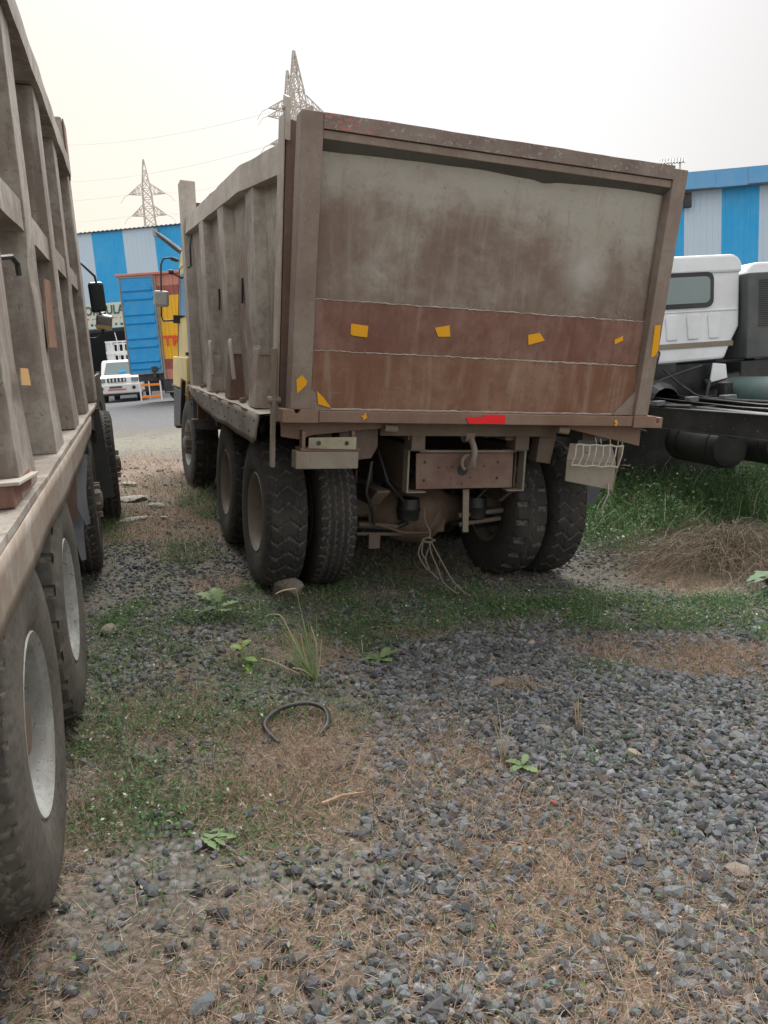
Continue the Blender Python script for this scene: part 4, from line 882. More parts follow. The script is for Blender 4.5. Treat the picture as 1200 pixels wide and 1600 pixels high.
b = MB(); b.box(-2.42, -2.36, -1.9, 4.9, 1.16, 3.0); b.build('side_wall', M['l_sheet'], lb_); MB().box(-2.36, -.17, -1.9, 4.8, 1.14, 1.17).build('floor', M['l_sheet'], lb_)
MB().box(-2.40, -.16, 4.82, 4.88, 1.17, 3.25).build('headboard', M['post_brown'], lb_); MB().box(-2.40, -.16, -1.98, -1.90, 1.10, 2.95).build('tailgate', M['frame_brown'], lb_)
def wavy_beam(x0, x1, y0, y1, z0, z1, name, mat, par, n=70, amp=.006, bv=0):
    b = MB(); yl = np.linspace(y0, y1, n)
    for i in range(n - 1):
        q = []
        for y in (yl[i], yl[i + 1]):
            w1 = amp * math.sin(y * 4.1 + z0); w2 = amp * .5 * math.sin(y * 9 + z1); q.append([(x0, y, z0 + w1), (x1 + w2, y, z0 + w1), (x1 + w2, y, z1 + w1), (x0, y, z1 + w1)])
        a, c = q; b.add(a + c, [(0, 1, 5, 4), (1, 2, 6, 5), (2, 3, 7, 6), (3, 0, 4, 7)] + ([(0, 3, 2, 1)] if i == 0 else []) + ([(4, 5, 6, 7)] if i == n - 2 else []))
    return b.build(name, mat, par)
wavy_beam(-.14, .025, -1.9, 4.74, 2.905, 3.03, 'top_rail', M['l_rib'], lb_, 70, .004)
RB = [(-1.85, -1.55), (-.72, -.44), (.33, .62), (1.42, 1.70), (2.50, 2.80), (3.56, 3.86)]
edges = [-1.9] + [v for r_ in RB for v in r_] + [4.74]
for i in range(0, len(edges) - 1, 2):
    if edges[i + 1] - edges[i] > .1: wavy_beam(-.14, -.015, edges[i] + .003, edges[i + 1] - .003, 2.05, 2.165, 'middle_rail', M['l_rib'], lb_, 14, .004)
for ri, (y0, y1) in enumerate(RB):
    b = MB(); n = 26; ring = []
    for i in range(n):
        t = i / (n - 1); z = 1.165 + t * (2.902 - 1.165); wob = .006 * math.sin(z * 5 + ri * 1.7) + .003 * math.sin(z * 13 + ri); k = .03 * max(0, 1 - (z - 1.165) / .35); dv = .012 * math.exp(-((z - 1.9) / .1) ** 2) * (ri % 2)
        sp = .05 * max(0, 1 - (z - 1.165) / .3)
        ring.append([(-.004 + k * .5 - dv, y0 + wob - sp, z), (-.006 + k * .5 - dv * .4, y1 + wob + sp, z), (-.14, y1 + .02 + sp, z), (-.14, y0 - .01 - sp, z)])
    vs = [p for r_ in ring for p in r_]; fs = [(i * 4 + j, i * 4 + (j + 1) % 4, i * 4 + 4 + (j + 1) % 4, i * 4 + 4 + j) for i in range(n - 1) for j in range(4)] + [(0, 1, 2, 3), tuple(range(4 * n - 4, 4 * n))]
    b.add(vs, fs); rib = b.build('rib', M['l_rib'], lb_, bevel=.004)
    if ri == 3:
        MB().prism([(.004, 1.75, 1.90), (.004, 2.02, 1.91), (.004, 1.98, 1.60), (.004, 1.60, 1.60)], (.006, 0, 0)).build('patch_plate', M['lower_panel2'], rib)
    if ri == 2:
        for poly, m_ in (([(.024, .47, 1.535), (.024, .64, 1.53), (.024, .66, 1.475), (.024, .45, 1.485)], 'tape_dull'), ):
            MB().prism(poly, (.003, 0, 0)).build('reflector_tape', M[m_], rib)
MB().prism([(-.128, .76, 1.545), (-.128, .95, 1.545), (-.128, .93, 1.49), (-.128, .75, 1.495)], (.004, 0, 0)).build('reflector_tape', M['tape_yellow'], lb_)
MB().hexa([(-.13, 4.72, 1.165), (.02, 4.72, 1.165), (.02, 5.08, 1.165), (-.13, 5.08, 1.165)], [(-.13, 4.76, 3.34), (.0, 4.76, 3.34), (.0, 5.06, 3.34), (-.13, 5.06, 3.34)]).build('corner_post', M['l_rib'], lb_, bevel=.012)
MB().prism([(.004, 4.80, 3.05), (.004, 4.90, 2.9), (.004, 5.06, 2.98), (.004, 5.05, 3.33), (.004, 4.78, 3.33)], (.01, 0, 0)).build('rust_plate', M['lower_panel'], lb_, bevel=.003)
wavy_beam(-.14, .03, -1.9, 4.70, 1.142, 1.163, 'ledge', M['l_rib'], lb_, 70, .003)
b = MB(); nS = 60; yl = np.linspace(-1.9, 3.6, nS); rows = 5; vs = []
for j in range(rows):
    for i, y in enumerate(yl):
        t = j / (rows - 1); low = .975 + .005 * math.sin(y * 3.1) + .05 * max(0, y - 2.6); vs.append(((.028 - .012 * t + .003 * math.sin(y * 6) * t), y, 1.141 + (low - 1.141) * t))
b.add(vs, [(j * nS + i, j * nS + i + 1, (j + 1) * nS + i + 1, (j + 1) * nS + i) for j in range(rows - 1) for i in range(nS - 1)])
o = b.build('skirt', M['l_skirt'], lb_, True); q_ = o.modifiers.new('solid', 'SOLIDIFY'); q_.thickness = .008
b = MB(); b.box(-.13, .01, .14, .50, 1.168, 1.23); b.build('hinge_box', M['lower_panel'], lb_, bevel=.004)
MB().hexa([(-.13, .12, 1.232), (.03, .12, 1.232), (.03, .54, 1.20), (-.13, .54, 1.20)], [(-.13, .12, 1.242), (.03, .12, 1.242), (.03, .54, 1.21), (-.13, .54, 1.21)]).build('cover_plate', M['weld'], lb_, bevel=.002)
MB().tube([(-.11, .98, 1.885), (-.06, 1.0, 1.91), (-.03, 1.06, 1.92), (-.02, 1.12, 1.90), (-.02, 1.13, 1.86)], .010, 8).build('hook_rod', M['black_steel'], lb_)
b = MB()
for x in (-.40, -2.0): b.box(x - .1, x + .1, -1.8, 4.7, 1.05, 1.14)
for y in np.arange(-1.7, 4.7, .5): b.box(-2.34, -.12, y, y + .08, 1.07, 1.139)
b.build('sub_frame', M['underside'], K)
for s in (0, 1):
    x = -.80 - .82 * s; MB().box(x - .04, x + .04, -1.6, 7.0, .75, 1.04).build('chassis_frame', M['underside'], K)
for y in (.20, 1.42):
    MB().tube([(-.05, y, .5), (-2.3, y, .5)], .08, 12).build('axle', M['underside'], K)
    for x, sg in ((-.145, 1), (-.47, 1), (-1.97, -1), (-2.3, -1)):
        wheel(K, x, y, .51, sg, 'rib' if y < 1 and x > -.3 else 'lug', 'dish', M['rim_white'], M['rim_white'], M['tyre_dusty'], 0, rnd.uniform(0, 6))
for y, st in ((3.86, .03), (5.75, .03)):
    MB().tube([(-.25, y, .48), (-2.1, y, .48)], .06, 12).build('axle', M['underside'], K)
    for x, sg in ((-.15 + .10 * (y > 5), 1), (-2.28, -1)):
        wheel(K, x, y, .51, sg, 'rib', 'steer', M['rim_dusty'], M['rim_dusty'], M['tyre'], st, rnd.uniform(0, 6))
# torn plastic flap and rusty strip between the wheels
b = MB()
for k, (x0, w_, zt, zb_, yo) in enumerate(((-.10, .075, 1.08, .55, 0), (-.05, .05, 1.08, .40, .03), (-.01, .045, 1.00, .62, -.02), (-.16, .07, 1.05, .33, .04))):
    P = [(x0 + .02 * t + .012 * math.sin(t * 5 + k), 2.55 + yo + .06 * math.sin(t * 3 + k), zt + (zb_ - zt) * t) for t in np.linspace(0, 1, 12)]
    for i in range(11):
        a, c = P[i], P[i + 1]; w0 = w_ * (1 - .75 * (i / 11) ** 2); w1 = w_ * (1 - .75 * ((i + 1) / 11) ** 2)
        b.hexa([(c[0] - w1, c[1], c[2]), (c[0] + w1, c[1] + .02, c[2]), (c[0] + w1, c[1] + .026, c[2]), (c[0] - w1, c[1] + .006, c[2])], [(a[0] - w0, a[1], a[2]), (a[0] + w0, a[1] + .02, a[2]), (a[0] + w0, a[1] + .026, a[2]), (a[0] - w0, a[1] + .006, a[2])])
o = b.build('torn_flap', M['grey_plastic'], K); o['label'] = 'torn grey plastic flap'
MB().hexa([(-.09, 2.20, .70), (-.01, 2.20, .72), (-.01, 2.21, .72), (-.09, 2.21, .70)], [(-.03, 2.20, .97), (.01, 2.20, .97), (.01, 2.21, .97), (-.03, 2.21, .97)]).build('rusty_strip', M['rusty_plate'], K)
# black fender over the steer wheels, mud guard, lamp, cab
b = MB()
arc = [(4.55, .62), (4.62, .90)] + [(5.75 + .66 * math.cos(a), .52 + .60 * math.sin(a)) for a in np.linspace(math.pi * .86, math.pi * .12, 12)]
b.prism([(-.02, 3.35, 1.135), (-.02, 3.38, .98), (-.02, 3.9, 1.03), (-.02, 4.45, .95)] + [(-.02, y, z) for y, z in arc] + [(-.02, 6.9, .60), (-.02, 6.95, 1.0), (-.02, 6.3, 1.36), (-.02, 5.3, 1.36), (-.02, 5.12, 1.135)], (.03, 0, 0))
b.build('fender', M['black_plastic'], K, bevel=.006)
MB().hexa([(-.62, 4.44, .42), (.10, 4.44, .42), (.10, 4.46, .42), (-.62, 4.46, .42)], [(-.62, 4.50, 1.13), (.05, 4.50, 1.13), (.05, 4.52, 1.13), (-.62, 4.52, 1.13)]).build('mud_flap', M['black_plastic'], K)
MB().lathe([(-.03, .001), (-.03, .035), (.03, .035), (.035, .001)], (-.03, 3.45, .93), 'z', 14).build('side_lamp', M['black_plastic'], K, True)
cb = MB().prism([(-.14, y, z) for y, z in ((5.25, 1.10), (5.25, 2.65), (5.45, 2.82), (6.8, 2.82), (7.1, 2.6), (7.35, 1.7), (7.4, 1.0), (7.2, .6), (6.5, .6), (6.4, 1.0))], (-2.2, 0, 0)).build('cab', M['grey_plastic'], K, bevel=.04)
MB().prism([(-.135, 5.5, 1.75), (-.135, 7.0, 1.75), (-.135, 6.85, 2.5), (-.135, 5.5, 2.5)], (.006, 0, 0)).build('door_window', M['glass_dark'], cb)
MB().hexa([(-.14, 5.24, 1.0), (-.0, 5.24, 1.0), (.0, 6.2, 1.0), (-.14, 6.2, 1.0)], [(-.14, 5.24, 1.42), (-.06, 5.24, 1.42), (-.06, 6.2, 1.42), (-.14, 6.2, 1.42)]).build('fender', M['grey_plastic'], cb, bevel=.03)
b = MB(); b.tube([(-.15, 6.4, 2.45), (-.06, 6.25, 2.43), (.0, 6.2, 2.36), (.07, 6.2, 2.285), (.078, 6.2, 2.22), (.09, 6.2, 1.74), (.02, 6.22, 1.70), (-.14, 6.4, 1.70)], .012, 8)
ar = b.build('mirror_arm', M['black_plastic'], cb, True)
o = MB().box(-.072, .072, -.03, .03, -.145, .145).build('mirror', [M['glass_dark']], cb, bevel=.028); o.location = (.073, 6.17, 2.085); o.rotation_euler = (0, R(-2), R(-10)); o['label'] = 'tall rectangular dark mirror'
o = MB().box(-.075, .075, -.03, .03, -.072, .072).build('mirror', [M['mirror_face']], cb, bevel=.02); o.location = (.112, 6.17, 1.85); o.rotation_euler = (0, R(8), R(-10)); o['label'] = 'small square mirror with a painted yellow reflection along its bottom'
q_ = MB().box(-.07, .07, -.002, .002, -.016, .016).build('reflection_strip', M['tape_dull'], o, bevel=.002); q_.location = (0, -.0325, -.047)  # flat strip in tape colour stands in for a yellow reflection

# ================================================================== RIGHT CHASSIS TRUCKS
def chassis_truck(loc, rz, label):
    X_ = empty('chassis_truck', None, loc, rz); tag(X_, label, 'truck', 'bare chassis trucks parked on the right')
    c = MB(); n = 10
    prof = [(-1.20, 1.50), (-1.20, 2.25)] + [(-1.20 + .14 * (1 - math.cos(a)), 2.44 + .16 * math.sin(a)) for a in np.linspace(0, math.pi / 2, 6)] + [(1.20 - .14 * (1 - math.cos(a)), 2.44 + .16 * math.sin(a)) for a in np.linspace(math.pi / 2, 0, 6)] + [(1.20, 2.25), (1.20, 2.02), (1.20, 1.80), (1.10, 1.62), (1.02, 1.44), (-1.02, 1.40), (-1.15, 1.50)]
    c.prism([(x, 0, z) for x, z in prof], (0, 1.9, 0)); cb = c.build('cab', M['cab_white'], X_, bevel=.03)
    c = MB(); c.prism([(x * 1.012, -.03, z * 1.0) for x, z in [(-1.20, 2.40)] + prof[2:14] + [(1.20, 2.40)]], (0, 1.96, .012)); c.build('roof_cap', M['cab_white'], cb, bevel=.03)
    def rr(x0, x1, z0, z1, r): return [(cx + r * math.cos(a), cz + r * math.sin(a)) for cx, cz, a0 in ((x1 - r, z1 - r, 0), (x0 + r, z1 - r, 90), (x0 + r, z0 + r, 180), (x1 - r, z0 + r, 270)) for a in [R(a0 + d) for d in (0, 22, 45, 68, 90)]]
    MB().prism([(x, -.028, z) for x, z in rr(-.86, .86, 2.03, 2.42, .08)], (0, .03, 0)).build('window_seal', M['black_plastic'], cb, bevel=.006)
    MB().prism([(x, -.032, z) for x, z in rr(-.81, .81, 2.08, 2.37, .06)], (0, .006, 0)).build('rear_window', M['glass_pale'], cb)
    for i in range(8):
        x = -1.02 + i * .262
        MB().prism([(x, -.016, 1.68), (x + .13, -.016, 1.68), (x + .15, -.016, 1.93), (x + .13, -.016, 1.965), (x, -.016, 1.965), (x - .02, -.016, 1.93)], (0, .02, 0)).build('pressed_rib', M['cab_white'], cb, bevel=.010)
    MB().box(-1.17, 1.17, -.012, .004, 1.985, 2.0).build('panel_ridge', M['cab_white'], cb, bevel=.003)
    MB().box(-1.10, 1.12, -.009, .004, 1.585, 1.645).build('dusty_band', M['dusty_plate'], cb)
    for x in (-.95, .95): wheel(X_, x, 1.25, .50, 1 if x > 0 else -1, 'lug', 'steer', M['rim_dusty'], M['rim_dusty'], M['tyre'])
    for s in (-1, 1):
        b = MB(); x = s * .42
        b.box(x - .006, x + .006, -6.3, 1.9, .83, 1.02); b.box(x - .035, x + .035, -6.3, 1.9, 1.02, 1.03); b.box(x - .035, x + .035, -6.3, 1.9, .82, .83)
        fr = b.build('frame_rail', M['black_steel'], X_)
        b = MB()
        for i in range(40):
            b.lathe([(0, .008), (.006, .006), (.006, .001)], (x + s * .006, -6.0 + i * .16, .98 - .09 * (i % 2)), 'x', 6, 0, s)
        b.build('rivet_row', M['grey_plastic'], fr)
    for y in (-5.5, -3.8, -2.3, -.9): MB().box(-.41, .41, y, y + .10, .80, .98).build('cross_member', M['black_steel'], X_, bevel=.006)
    b = MB(); b.tube([(-.1, -5.8, .90), (-.1, -1.0, .98), (-.1, .2, 1.05)], .045, 12); b.tube([(.15, -5.5, 1.06), (.05, -2, 1.05), (.2, .3, 1.10)], .012, 6); b.tube([(-.2, -5.5, 1.05), (-.15, -2, 1.04), (-.1, .3, 1.10)], .010, 6); b.build('shaft_and_pipes', M['black_steel'], X_, True)
    b = MB(); b.box(-.42, .42, .0, 1.7, .78, 1.44); b.box(-1.0, 1.0, .12, 1.8, 1.25, 1.45); b.lathe([(-.4, .16), (-.3, .22), (.1, .27), (.3, .27)], (0, -.1, 1.02), 'y', 18); b.lathe([(-.5, .19), (.4, .19)], (.1, .35, 1.28), 'x', 16); b.box(-1.0, -.5, .2, 1.3, .7, 1.35); b.box(.45, 1.05, .1, .5, 1.0, 1.42)
    b.build('engine', M['black_steel'], X_, bevel=.02)
    for s in (-1, 1):
        b = MB(); arc = [(1.25 + .62 * math.cos(a), .52 + .66 * math.sin(a)) for a in np.linspace(math.pi, 0, 12)]
        o_ = [(1.25 + .66 * math.cos(a), .52 + .70 * math.sin(a)) for a in np.linspace(0, math.pi, 12)]
        b.prism([(s * .78, y, z) for y, z in arc + o_], (s * .38, 0, 0)); b.build('fender', M['black_plastic'], X_)
    MB().hexa([(-1.05, -.50, .62), (-.42, -.50, .70), (-.42, -.48, .70), (-1.05, -.48, .62)], [(-.75, -.32, 1.02), (-.42, -.32, 1.10), (-.42, -.30, 1.10), (-.75, -.30, 1.02)]).build('rubber_flap', M['black_plastic'], X_, bevel=.004)
    MB().box(-1.22, 1.22, .05, .07, .06, .95).build('shade_sheet', M['black_steel'], X_)  # black sheet added to stand for the shade under the cab
    for x, y in ((-.08, -1.80), (.36, -1.95)):
        b = MB(); b.lathe([(-.01, .001), (.0, .12), (.03, .175), (.06, .19), (.85, .19), (.90, .17), (.94, .10), (.95, .001)], (x, y, .645), 'y', 28); t_ = b.build('air_tank', M['black_plastic'], X_, True, sharp=30)
        for yy_ in (.14, .66): MB().lathe([(0, .191), (0, .196), (.03, .196), (.03, .191)], (x, y + yy_, .645), 'y', 28).build('strap', M['black_steel'], t_, True)
    b = MB(); b.lathe([(-.5, .001), (-.5, .24), (-.47, .26), (.45, .26), (.48, .24), (.48, .001)], (.95, -.75, .98), 'y', 28); b.build('fuel_tank', M['teal'], X_, True, sharp=30)
    b = MB(); b.box(1.22, 1.62, -.12, .55, 1.42, 2.38); ai = b.build('air_intake', M['grey_dark'], X_, bevel=.02)
    for k in range(22): MB().box(1.36, 1.59, -.128, -.115, 1.78 + k * .024, 1.79 + k * .024).build('louvre', M['black_plastic'], ai)
    b = MB(); b.box(1.18, 1.6, -.08, .4, 1.18, 1.40); b.tube([(1.4, .1, 1.40), (1.35, -.02, 1.25), (1.1, .0, 1.2), (.8, .05, 1.15)], .07, 10); b.build('intake_duct', M['black_plastic'], X_, bevel=.01)
    MB().tube([(-.05, -.04, 1.72), (.06, -.10, 1.68), (.13, -.13, 1.55), (.10, -.12, 1.42), (.02, -.05, 1.32)], .013, 8).build('hose', M['rubber_hose'], X_, True)
    for i, pts in enumerate(([(-.9, -.05, 1.30), (-.5, -.25, 1.18), (-.1, -.3, 1.22), (.3, -.15, 1.30), (.7, -.05, 1.38)], [(-.7, -.1, 1.38), (-.5, -.35, 1.22), (-.45, -.8, 1.06), (-.38, -1.6, 1.05)], [(.2, -.1, 1.36), (.3, -.4, 1.15), (.25, -1.0, 1.06), (.30, -3, 1.06)], [(.8, -.05, 1.2), (.6, -.3, 1.0), (.45, -.6, .9), (.5, -1.2, .85)], [(-.6, -.1, 1.1), (-.7, -.3, .95), (-.55, -.5, .85), (-.5, -1.0, .78)])):
        MB().tube(curve_(pts, 22), .014 + .006 * (i % 2), 7).build('hose', M['rubber_hose'], X_, True)
    b = MB(); b.box(-.75, -.5, -.25, .0, .95, 1.18); b.box(.5, .8, -.3, -.02, .86, 1.05); b.lathe([(-.1, .06), (.1, .06), (.12, .03)], (-.55, -.5, 1.0), 'y', 14); b.lathe([(-.12, .08), (.14, .08), (.16, .02)], (.62, -.62, 1.06), 'z', 14); b.each('bracket', M['black_steel'], X_, bevel=.01)
    for x, z, w_ in ((-.46, 1.045, .05), (.30, 1.05, .07), (-.1, 1.06, .05)): MB().box(x - w_, x + w_, -1.2, -1.1, z, z + .05).build('clamp', M['grey_plastic'], X_, bevel=.008)
    b = MB(); b.prism([(.80, -.06, 1.18), (1.02, -.06, 1.22), (1.0, -.06, 1.38), (.84, -.06, 1.40)], (0, .02, 0)); b.build('torn_panel', M['cab_white'], X_, bevel=.004)
    MB().box(-.20, -.12, -.06, -.01, 1.45, 1.75).build('junction_box', M['weld'], X_, bevel=.01)
    return X_
M['teal'] = plain('teal', (.04, .085, .08), .5, .15, (.10, .10, .095), .5)
M['grey_dark'] = plain('grey_dark', (.075, .085, .09), .55, .15, (.14, .14, .13), .5)
chassis_truck((3.05, 9.0, gz(3.0, 9) - .02), .17, 'white cab with black chassis rails, seen past the tailgate corner on the right')
c2 = chassis_truck((5.95, 10.4, gz(6.0, 10) - .02), .17, 'second white cab at the far right edge, mostly out of frame')

# ================================================================== BACKGROUND: warehouses
def corrugated(mb, p0, d, s0, s1, z0, z1, m, pitch=.24, amp=.018, nrm=(0, -1, 0)):
    """trapezoid ribbed sheet along direction d from p0"""
    n = max(1, int(round((s1 - s0) / pitch))); st = (s1 - s0) / n; pts = []
    for i in range(n):
        for f, h in ((0, 0), (.55, 0), (.65, amp), (.9, amp)): pts.append((s0 + (i + f) * st, h))
    pts.append((s1, 0)); vs = []
    for s, h in pts:
        x, y = p0[0] + d[0] * s + nrm[0] * h, p0[1] + d[1] * s + nrm[1] * h; vs += [(x, y, z0), (x, y, z1)]
    mb.add(vs, [(2 * i, 2 * i + 2, 2 * i + 3, 2 * i + 1) for i in range(len(pts) - 1)], m)
def warehouse(name, label, p0, ang, stripes, ztop, zbase, opening=None, depth=14, fascia=None):
    Wh = empty(name, None, (p0[0], p0[1], zbase), ang); tag(Wh, label, 'warehouse')
    L0, L1 = stripes[0][0], stripes[-1][1]; H = ztop - zbase
    b = MB()
    for s0, s1, m in stripes:
        segs = [(0, H)]
        if opening and s0 < opening[1] and s1 > opening[0]: segs = [(opening[2] - zbase, H)]
        for za, zb_ in segs: corrugated(b, (0, 0), (1, 0), s0, s1, za, zb_, m)
    wl_ = b.build('wall', [M['sheet_pale'], M['sheet_blue']], Wh); q_ = wl_.modifiers.new('solid', 'SOLIDIFY'); q_.thickness = .01
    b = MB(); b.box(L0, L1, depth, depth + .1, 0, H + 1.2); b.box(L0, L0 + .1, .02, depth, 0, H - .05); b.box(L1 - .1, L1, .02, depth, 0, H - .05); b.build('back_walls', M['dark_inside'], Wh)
    b = MB(); corrugated(b, (0, -.12), (1, 0), L0 - .2, L1 + .2, 0, .001, 0)
    b = MB(); n = int((L1 - L0) / .24); vs = []
    for i in range(n * 4 + 1):
        s = L0 + (L1 - L0) * i / (n * 4); h = .03 if i % 4 in (2, 3) else 0; vs += [(s, -.18, H + .02 + h), (s, depth * .5, H + 1.3 + h)]
    b.add(vs, [(2 * i, 2 * i + 2, 2 * i + 3, 2 * i + 1) for i in range(n * 4)]); r_ = b.build('roof', M['roof_sheet'], Wh); q_ = r_.modifiers.new('solid', 'SOLIDIFY'); q_.thickness = .03
    if fascia:
        st = 1.25; k = int((L1 - L0) / st)
        for i in range(k):
            MB().box(L0 + i * st + .008, L0 + (i + 1) * st, -.62 - .012 * (i % 2), -.55, H - .02 - .02 * (i % 3), H + fascia).build('fascia_panel', M['fascia_blue'], Wh)
        MB().box(L0, L1, -.54, .0, H - .03, H - .01).build('soffit', M['roof_sheet'], Wh)
    if opening:
        MB().box(opening[0], opening[1], -.02, .16, opening[2] - zbase - .12, opening[2] - zbase).build('lintel', M['black_plastic'], Wh)
        MB().box(opening[0] - .14, opening[0], -.04, .2, 0, opening[2] - zbase).build('door_post', M['fascia_blue'], Wh)
    return Wh
def stripe_list(a, w_, i0, i1): return [(a + i * w_, a + (i + 1) * w_, 1 if i % 2 == 0 else 0) for i in range(i0, i1)]
g1 = .85
WH1 = warehouse('warehouse', 'blue and white striped warehouse with dark opening behind the pickup on the left', (-13.95, 41.88), -.136, stripe_list(0, 1.67, -9, 14), 9.22, g1, (-4.0, 8.4, 4.42))
WH2 = warehouse('warehouse', 'blue and white striped warehouse wall under a pale blue fascia on the right', (14.74, 33.82), -.121, stripe_list(0, 1.49, -7, 16), 7.86, .3, None, 12, .62)
# the strip of bracket lamp
def flood(name, loc, rz, label, s=1.0):
    e = empty(name, None, loc, rz); tag(e, label, 'lamp')
    MB().tube([(0, 0, 0), (0, -.25 * s, .05), (0, -.35 * s, -.05)], .03 * s, 6).build('bracket', M['black_plastic'], e)
    MB().box(-.12 * s, .12 * s, -.47 * s, -.30 * s, -.36 * s, -.02).build('lamp_head', M['chem'], e, bevel=.02); return e
flood('wall_lamp', (-10.40, 41.35, 9.05), -.136, 'small lamp hanging under the eave of the left warehouse')
e = empty('wall_lamp', None, (13.30, 33.85, 7.45), -.12); tag(e, 'black floodlight on the right warehouse wall beside the tailgate top corner', 'lamp')
MB().box(-.16, .16, -.22, -.10, -.30, .30).build('lamp_head', M['black_plastic'], e, bevel=.04); MB().box(-.04, .04, -.10, .16, -.05, .05).build('bracket', M['black_plastic'], e)
# ribbed canopy piece standing on the right roof
e = empty('roof_canopy', None, (13.0, 34.8, 8.95), -.1); tag(e, 'small brown corrugated canopy standing on the right warehouse roof', 'canopy')
b = MB(); vs = []
for i in range(33):
    x = -.50 + i / 32 * 1.0; h = .04 * (i % 4 in (1, 2)); vs += [(x - .05, -.45, .12 + h), (x + .22, .55, .52 + h)]
b.add(vs, [(2 * i, 2 * i + 2, 2 * i + 3, 2 * i + 1) for i in range(32)]); o = b.build('canopy_sheet', M['black_steel'], e); q_ = o.modifiers.new('solid', 'SOLIDIFY'); q_.thickness = .03
for x in (.05, .38): MB().tube([(x, .0, -.6), (x, .0, .28)], .025, 6).build('leg', M['galv'], e)
e = empty('roof_vent', None, (7.5, 33.8, 9.3), -.1); bpy.data.objects.remove(e)

def text_mesh(txt, size, depth, name, mat, parent, loc, rot, font_bold=.0, sx_=1.0):
    cu = bpy.data.curves.new(name, 'FONT'); cu.body = txt; cu.size = size; cu.extrude = depth; cu.offset = font_bold; cu.resolution_u = 3
    t = bpy.data.objects.new('tmp', cu); col.objects.link(t); dg = bpy.context.evaluated_depsgraph_get()
    me = bpy.data.meshes.new_from_object(t.evaluated_get(dg)); bpy.data.objects.remove(t)
    me.materials.clear(); me.materials.append(mat); o = bpy.data.objects.new(name, me); col.objects.link(o); o.parent = parent; o.location = loc; o.rotation_euler = rot; o.scale = (sx_, 1, 1); return o
# sign board on the left warehouse
SG = empty('sign_board', None, (-13.9, 41.80, 4.46), -.136); tag(SG, 'pale signboard with dark green capitals above the dark warehouse opening', 'sign')
MB().box(-2.2, 6.0, -.10, -.05, 0, 1.26).build('board', M['sign_board'], SG, bevel=.01)
text_mesh('FORMULA', .62, .01, 'lettering', M['sign_ink'], SG, (-1.13, -.115, .70), (R(90), 0, 0), .012, .86)
text_mesh('SERVICE CENTRE', .2, .005, 'lettering', M['sign_red'], SG, (-1.2, -.112, .46), (R(90), 0, 0)) if False else None
b = MB()
for i in range(26):
    x = -1.2 + i * .22 + rnd.uniform(-.04, .04); b.box(x, x + rnd.uniform(.05, .14), -.105, -.101, .46, .46 + rnd.uniform(.05, .09))
b.build('small_line', M['sign_red'], SG)
b = MB()
for i in range(22):
    x = -1.2 + i * .27 + rnd.uniform(-.04, .04); b.box(x, x + rnd.uniform(.08, .22), -.105, -.101, .10 + rnd.uniform(0, .04), .16 + rnd.uniform(.05, .16))
b.build('small_line', M['sign_ink'], SG)

# ================================================================== container truck
g = gz(-6, 27); CT = empty('container_truck', None, (-7.10, 27, g), 0.0); tag(CT, 'yellow and maroon container lorry with its blue ribbed door swung open', 'truck')
b = MB(); H0, H1 = 1.62 - g, 5.09 - g
for s0, s1, m in ((1.62, 1.96, 2), (1.96, 2.30, 1), (2.30, 4.38, 0), (4.38, 4.70, 1), (4.70, 5.06, 2)):
    corrugated(b, (0, .05), (1, 0), 0, 7.2, s0 - g, s1 - g, m, .30, .035)
cbx = b.build('container_side', [M['box_yellow'], M['box_maroon'], M['box_pink']], CT); q_ = cbx.modifiers.new('solid', 'SOLIDIFY'); q_.thickness = .015; q_.offset = -1
b = MB(); b.box(0, 7.2, .12, 2.4, H0, H1 - .04); b.build('container_box', M['box_maroon'], cbx)
MB().box(-1.30, 7.3, -.06, 2.45, H1 - .03, H1 + .05).build('roof_edge', M['box_pink'], cbx, bevel=.01)
MB().box(-.035, .035, -.02, .12, H0, H1 - .04).build('corner_post', M['dusty_plate'], cbx, bevel=.01)
dr = MB().box(-1.18, -.045, -.02, .02, 1.86 - g, 5.03 - g).build('door', M['door_blue'], CT, bevel=.01)
for z in (4.58, 4.30, 3.80, 3.52, 3.02, 2.74, 2.25, 2.02):
    MB().prism([(-1.10, -.02, z - g - .05), (-1.10, -.07, z - g + .01), (-1.10, -.07, z - g + .05), (-1.10, -.02, z - g + .08)], (.98, 0, 0)).build('pressed_rib', M['door_blue'], dr)
for x0, x1, z0, z1 in ((-1.19, -1.15, 1.86, 5.03), (-.075, -.04, 1.86, 5.03), (-1.15, -.075, 5.0, 5.04), (-1.15, -.075, 1.84, 1.88)): MB().box(x0, x1, -.045, .03, z0 - g, z1 - g).build('door_edge', M['dusty_plate'], dr)
MB().box(-.42, -.22, -.09, .02, 1.92 - g, 2.08 - g).build('lock_box', M['black_plastic'], dr, bevel=.01)
MB().box(-.40, -.28, -.06, .02, 1.70 - g, 1.92 - g).build('tail_lamp', M['black_plastic'], dr, bevel=.01)
for x0, x1, z0, z1, m in ((-.92, -.87, .95, 1.60, 'paint_white'), (-.22, -.17, .95, 1.60, 'paint_white'), (-.60, -.56, 1.02, 1.60, 'paint_white'), (-.87, -.22, 1.44, 1.52, 'orange'), (-.87, -.22, 1.04, 1.13, 'orange')): MB().box(x0, x1, -.05, -.01, z0 - g, z1 - g).build('guard_bar', M[m], CT, bevel=.008)
MB().box(-.95, .1, .1, .25, 1.60 - g, 1.84 - g).build('rear_beam', M['black_steel'], CT)
MB().box(-.9, 7.0, .5, 1.9, 1.25 - g, 1.60 - g).build('under_frame', M['black_steel'], CT)
fl = MB().box(-.08, .55, .0, .02, 1.16 - g, 1.60 - g).build('mud_flap', M['black_plastic'], CT)
b = MB()
